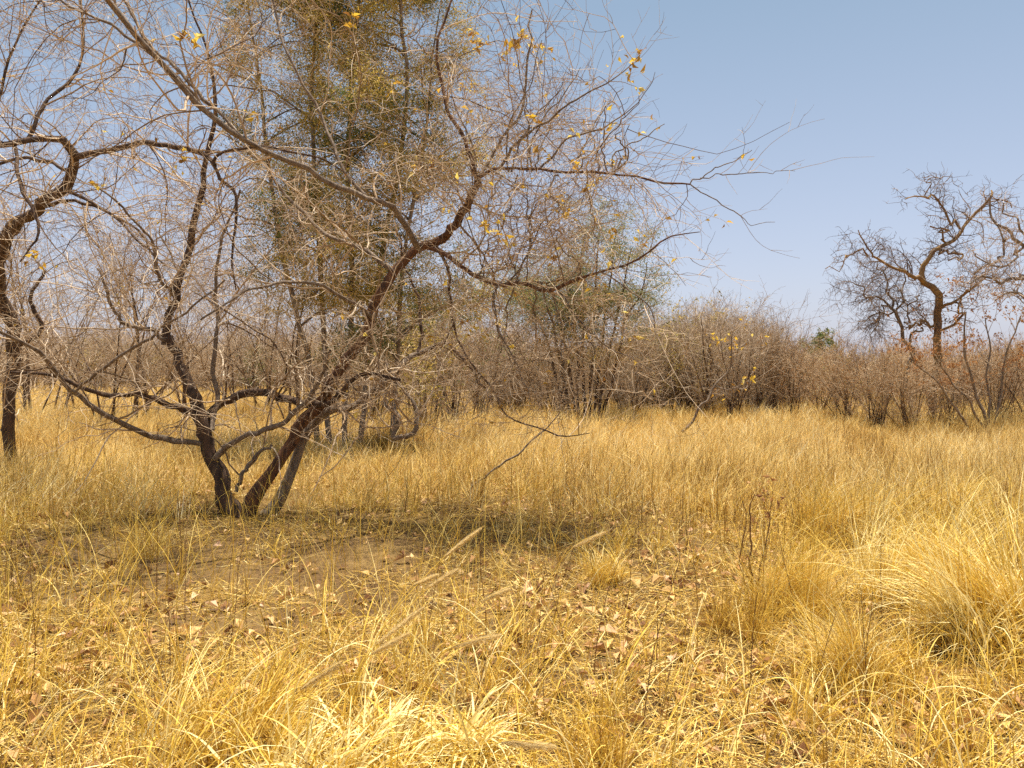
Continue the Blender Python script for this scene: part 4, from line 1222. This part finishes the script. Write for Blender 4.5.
# dead leaves on the soil
n = 21000
x, y = sample(n, 2.1, 11, 0.8, 1.0)
px, py = px_of(x, y), py_of(y)
w = 0.30 + 0.9 * np.exp(-(((px - 640) / 190) ** 2 + ((py - 690) / 110) ** 2)) + 0.7 * np.exp(-(((px - 40) / 90) ** 2 + ((py - 690) / 60) ** 2)) + 0.5 * np.exp(-(((px - 120) / 150) ** 2 + ((py - 500) / 30) ** 2))
w = w * (1 - 0.75 * np.exp(-(((px - 290) / 300) ** 2 + ((py - 565) / 65) ** 2) ** 1.5))
w = np.clip(w * (0.3 + 1.3 * (vnoise(x, y, 0.3, 12) > 0.52)), 0, 0.75)
k = g.random(n) < w
x, y = x[k], y[k]
Vl, Fl, Rl = leaf_arrays(g, np.stack([x, y, gz(x, y) + g.uniform(0.012, 0.035, len(x))], 1), 0.072 * (0.45 + 1.0 * g.random(len(x)) ** 1.5), flat=0.7, wid=0.55, fold=0.3)
o = mesh_np('leaf_litter', Vl, Fl, M['leaf_dead'], Rl)
tag(o, 'pale brown fallen leaves scattered over the soil', 'leaves', kind='stuff')


# small fallen twigs and dark bits on the soil
n = 7000
x, y = sample(n, 2.1, 11, 0.8, 1.0)
S = np.stack([x, y, gz(x, y) + g.uniform(0.005, 0.02, n)], 1)
a = g.random(n) * 6.283
P, R = grow(g, S, np.stack([np.cos(a), np.sin(a), g.normal(0.02, 0.06, n)], 1), g.uniform(0.02, 0.16, n), g.uniform(0.001, 0.0028, n), 4, 0.16)
o = Tubes().add(P, R, 3, g.random(n)).build('twig_litter', M['twig_dark'], smooth=False)
tag(o, 'fallen bits of twig lying on the soil', 'twigs', kind='stuff')


# ---------------------------------------------------------------- tussocks one can tell apart
def tussock(px, py, label, n, H, spread, lean, leansd, arch, width, bright=0.5, name='grass_tussock', kink=0.05, seed=0):
    global g
    r = np.random.default_rng(seed)
    cx, cy = ground_at(px, py)
    nf = 9                                            # several feet, each with its own lean
    fa = r.random(nf) * 6.283; fr_ = spread * 1.5 * np.sqrt(r.random(nf))
    fx_, fy_ = np.cos(fa) * fr_, np.sin(fa) * fr_
    fl = lean + r.normal(0, leansd * 0.8, nf); fh = r.uniform(0.55, 1.1, nf); fb = r.uniform(-0.3, 0.25, nf)
    k = r.integers(0, nf, n)
    ang = r.random(n) * 6.283
    rad = np.abs(r.normal(0, spread * 0.38, n))
    x = cx + fx_[k] + np.cos(ang) * rad; y = cy + fy_[k] + np.sin(ang) * rad
    az = np.where(r.random(n) < 0.62, fl[k] + r.normal(0, leansd * 0.5, n), ang + r.normal(0, 0.7, n))
    Hh = H * fh[k] * (0.3 + 0.8 * r.random(n))
    ar = np.clip(arch * r.uniform(0.4, 1.3, nf)[k] + r.normal(0, 0.5, n), 0, 2.9)
    bag = Bag()
    V, Fq, Rn, _ = blades(r, x, y, Hh, az, np.clip(r.normal(0.3, 0.25, n), 0, 1.4), ar, width * r.uniform(0.6, 1.8, n), 9, np.clip(bright + fb[k] + 0.6 * (r.random(n) - 0.4), 0, 1), kink=kink + 0.07)
    bag.add(V, Fq, Rn)
    m = n // 2                                        # matted and broken dead blades round the feet
    k = r.integers(0, nf, m)
    x = cx + fx_[k] + r.normal(0, spread * 0.9, m); y = cy + fy_[k] + r.normal(0, spread * 0.9, m)
    V, Fq, Rn, _ = blades(r, x, y, r.uniform(0.05, 0.32, m) * min(1, H / 0.6), r.random(m) * 6.28, r.uniform(0.7, 1.55, m), r.normal(0, 0.5, m), width * r.uniform(0.8, 1.8, m), 4, r.random(m) * 0.75, z0=gz(x, y) + r.uniform(0.01, 0.10, m), kink=0.2)
    bag.add(V, Fq, Rn)
    V, Fq, Rn = np.concatenate(bag.V), np.concatenate(bag.F[4]), np.concatenate(bag.R)
    O = np.array([cx, cy, float(gz(cx, cy))])
    o = mesh_np(name, V - O, Fq, M['grass'], Rn)
    o.location = O
    return tag(o, label, 'grass tussock', 'grass tussocks')


tussock(1000, 665, 'largest pale tussock at the right edge with blades swept over a dark hollow', 1500, 0.95, 0.16, 2.9, 0.6, 1.3, 0.006, 0.75, seed=1)
tussock(1040, 600, 'tall tussock at the right edge behind the largest one, leaning out of the frame', 1300, 1.0, 0.17, 0.6, 0.7, 0.9, 0.004, 0.55, seed=2)
tussock(800, 618, 'round tussock with a dark heart and fine blades fanned to the right', 1500, 0.75, 0.13, 0.2, 0.8, 1.2, 0.003, 0.55, seed=3)
tussock(905, 610, 'bright bushy tussock between the round one and the right edge', 1300, 0.8, 0.16, 0.5, 0.8, 1.2, 0.006, 0.8, seed=4)
tussock(740, 640, 'narrow upright tussock with brownish stems right of the leaf litter', 420, 0.62, 0.10, 0.5, 2.0, 0.25, 0.0028, 0.3, seed=5)
tussock(870, 690, 'golden tussock low in the right foreground', 1100, 0.6, 0.15, 2.5, 1.0, 1.1, 0.0035, 0.5, seed=6)
tussock(830, 540, 'broad pale tussock combed to the right in the middle of the field grass', 1500, 0.85, 0.25, 0.1, 0.5, 1.0, 0.0045, 0.65, seed=7)
tussock(940, 530, 'broad tussock behind the bright bushy one on the right', 1300, 0.85, 0.25, 0.2, 0.6, 1.0, 0.0045, 0.6, seed=8)
tussock(600, 590, 'small fine tussock standing alone on bare soil in the middle', 500, 0.42, 0.09, 0.3, 1.0, 1.2, 0.003, 0.6, seed=9)
tussock(330, 800, 'bright curling tussock at the bottom left of centre, nearest to the viewer', 850, 0.50, 0.16, 0.3, 1.2, 2.0, 0.0085, 0.9, seed=10)
tussock(430, 790, 'flattened pale tussock at the bottom centre with arched broad blades', 420, 0.45, 0.14, 0.1, 1.2, 2.1, 0.009, 0.9, seed=11)
tussock(240, 770, 'golden tussock at the bottom left beside the curling one', 480, 0.5, 0.12, 0.9, 0.9, 1.4, 0.0065, 0.55, seed=12)
tussock(590, 775, 'thin upright tussock at the bottom edge right of centre', 200, 0.55, 0.10, 1.2, 1.4, 0.5, 0.004, 0.4, seed=13)
tussock(150, 560, 'loose wiry tussock left of the tree in the shade', 160, 0.75, 0.14, 1.3, 1.8, 1.2, 0.004, 0.5, seed=14)
tussock(390, 455, 'grey-brown twiggy tuft behind the stems of the large tree', 900, 0.8, 0.25, 1.0, 3.0, 0.7, 0.004, 0.0, seed=15)


# ---------------------------------------------------------------- plumed grass heads
def plume(px0, py0, px1, py1, dist, L, label, seed, base):
    r = np.random.default_rng(seed)
    tip = at(px1, py1, dist); foot = at(px0, py0, dist)
    bx, by = base
    B = np.array([bx, by, float(gz(bx, by))])
    mid_ = B * 0.45 + foot * 0.55 + np.array([-0.03, 0, 0.05])
    a = resample([B, mid_, foot, tip], 16)
    root = empty('plumed_grass', tuple(B), label, 'seed head', 'plumed seed heads in the foreground')
    Tubes().add(a, np.linspace(0.0026, 0.0014, 16), 5).build('stalk', M['grass'], root, B)
    n = 1700
    t = r.random(n)
    c = foot + (tip - foot) * t[:, None]
    ax = unit((tip - foot)[None])
    q = unit(np.cross(ax, unit(r.normal(size=(n, 3)))))
    dirs = unit(ax * 1.5 + q)
    prof = np.sin(np.clip(t * 1.05 + 0.03, 0, 1) * np.pi) ** 0.5
    ln = 0.024 * prof + 0.004
    side = unit(np.cross(dirs, r.normal(size=(n, 3)))) * 0.0008
    V = np.stack([c - side, c + side, c + dirs * ln[:, None]], 1).reshape(-1, 3)
    Fq = (np.arange(n) * 3)[:, None] + np.arange(3)[None]
    mesh_np('plume', V - B, Fq, M['plume'], np.repeat(r.random(n), 3), False, root)


pl = [
    (444, 557, 484, 526, 3.6, 'plumed seed head tilted highest of the foreground plumes'),
    (428, 588, 460, 568, 3.4, 'plume just below the highest one, blunt and pale'),
    (412, 586, 440, 574, 3.5, 'smaller plume tucked left under the blunt pale one'),
    (376, 645, 428, 604, 3.1, 'long plume slanting up in the centre left foreground'),
    (370, 655, 412, 632, 3.0, 'lower plume beneath the long slanting one'),
    (480, 602, 512, 588, 3.4, 'thin plume near the middle of the picture pointing right'),
    (572, 548, 608, 531, 3.7, 'slim plume farthest right, above the leaf litter'),
    (450, 648, 505, 634, 2.9, 'nearly level plume low in the centre'),
    (500, 742, 560, 748, 2.3, 'drooping plume at the bottom edge, bent over to the right'),
    (300, 690, 345, 660, 2.6, 'plume leaning right over the curling tussock'),
]
for i, (a, b, c_, e, dist, lab) in enumerate(pl):
    bx, by = (a - 512 - 60) / F_PX * dist, dist + 0.05
    if i in (0, 1, 2, 3, 4, 9): bx, by = (300 + 12 * i - 512) / F_PX * 2.9, 2.95
    plume(a, b, c_, e, dist, 0, lab, 700 + i, (bx, by))


# ---------------------------------------------------------------- thin dark weed stalks
def stalk_proto(seed, H, leafy=False):
    r = np.random.default_rng(seed)
    P, R = grow(r, np.zeros((1, 3)), np.array([[r.normal(0, .08), r.normal(0, .08), 1.0]]), np.array([H]), np.array([0.0026]), 12, 0.04, endr=0.4)
    S, D, L, rr_ = spawn(r, P, R, 9 / H, 0.35, 1.0, (20, 50), 0.05, 0.22, 0.6, 0.3)
    t = Tubes().add(P, R, 5)
    if len(S):
        Pn, Rn = grow(r, S, D, L, rr_, 5, 0.08, (0, 0, 0.05), endr=0.5)
        t.add(Pn, Rn, 3)
    o = t.build('weed_stalk', M['stalk'])
    o['used'] = 0
    return o, P


SPR = [stalk_proto(800 + i, 0.42 + 0.09 * (i % 4))[0] for i in range(7)]
ws = np.random.default_rng(31)
cand = []
for k in range(62):
    if k < 16: cand.append((ws.uniform(20, 250), ws.uniform(600, 740)))
    elif k < 34: cand.append((ws.uniform(360, 640), ws.uniform(600, 760)))
    elif k < 54: cand.append((ws.uniform(640, 900), ws.uniform(560, 760)))
    else: cand.append((ws.uniform(0, 1000), ws.uniform(520, 600)))
for k, (px, py) in enumerate(cand):
    x, y = ground_at(px, py)
    p = SPR[k % 7]
    if p['used'] == 0: o = p
    else: o = p.copy(); link(o)
    p['used'] = 1
    o.location = (x, y, float(gz(x, y)) - 0.01)
    o.rotation_euler = (ws.normal(0, .07), ws.normal(0, .07), ws.random() * 6.28)
    s = ws.uniform(0.75, 1.25)
    o.scale = (s, s, s)
    tag(o, 'thin dark leafless weed stalk standing upright among the short grass', 'weed stalk', 'thin dark weed stalks')

# sapling with a few withered leaves in the right middle
D11 = ground_at(752, 600)[1]
t11 = [
    ('stem', [(752, 602, D11, 2), (750, 570, D11, 1.8), (752, 540, D11, 1.5), (750, 512, D11, 1.1), (755, 494, D11, .7)]),
    ('stem', [(754, 602, D11, 1.6), (762, 565, D11 + .05, 1.4), (768, 530, D11 + .1, 1.1), (772, 498, D11 + .1, .7)]),
    ('stem', [(750, 602, D11, 1.5), (740, 560, D11 - .05, 1.2), (744, 525, D11 - .1, .9), (742, 500, D11 - .1, .6)]),
]
drawn_tree('withered_sapling', 'knee-high withered sapling with a few curled pinkish-brown leaves at its top', (752, 602), D11, t11, 230, [
    (7, (0.3, 1), (20, 50), (0.05, 0.25), 0.6, 0.2, 4, 0.1, (0, 0, 0), 0.0012, 0.002),
    (6, (0.2, 1), (20, 60), (0.04, 0.12), 0.8, 0.1, 3, 0.1, (0, 0, 0), 0.001, 0.0014)], M['stalk'], M['stalk'], sides=5, cat='sapling',
    leaf=dict(lv=-2, jit=0.02, sets=[('leaves', 30, 0.045, M['leaf_orange'], lambda p: p[:, 2] > 0.52)]))

for o in list(bpy.data.objects):
    if 'used' in o: del o['used']
print('objects', len(bpy.data.objects), 'faces', sum(len(m_.polygons) for m_ in bpy.data.meshes))
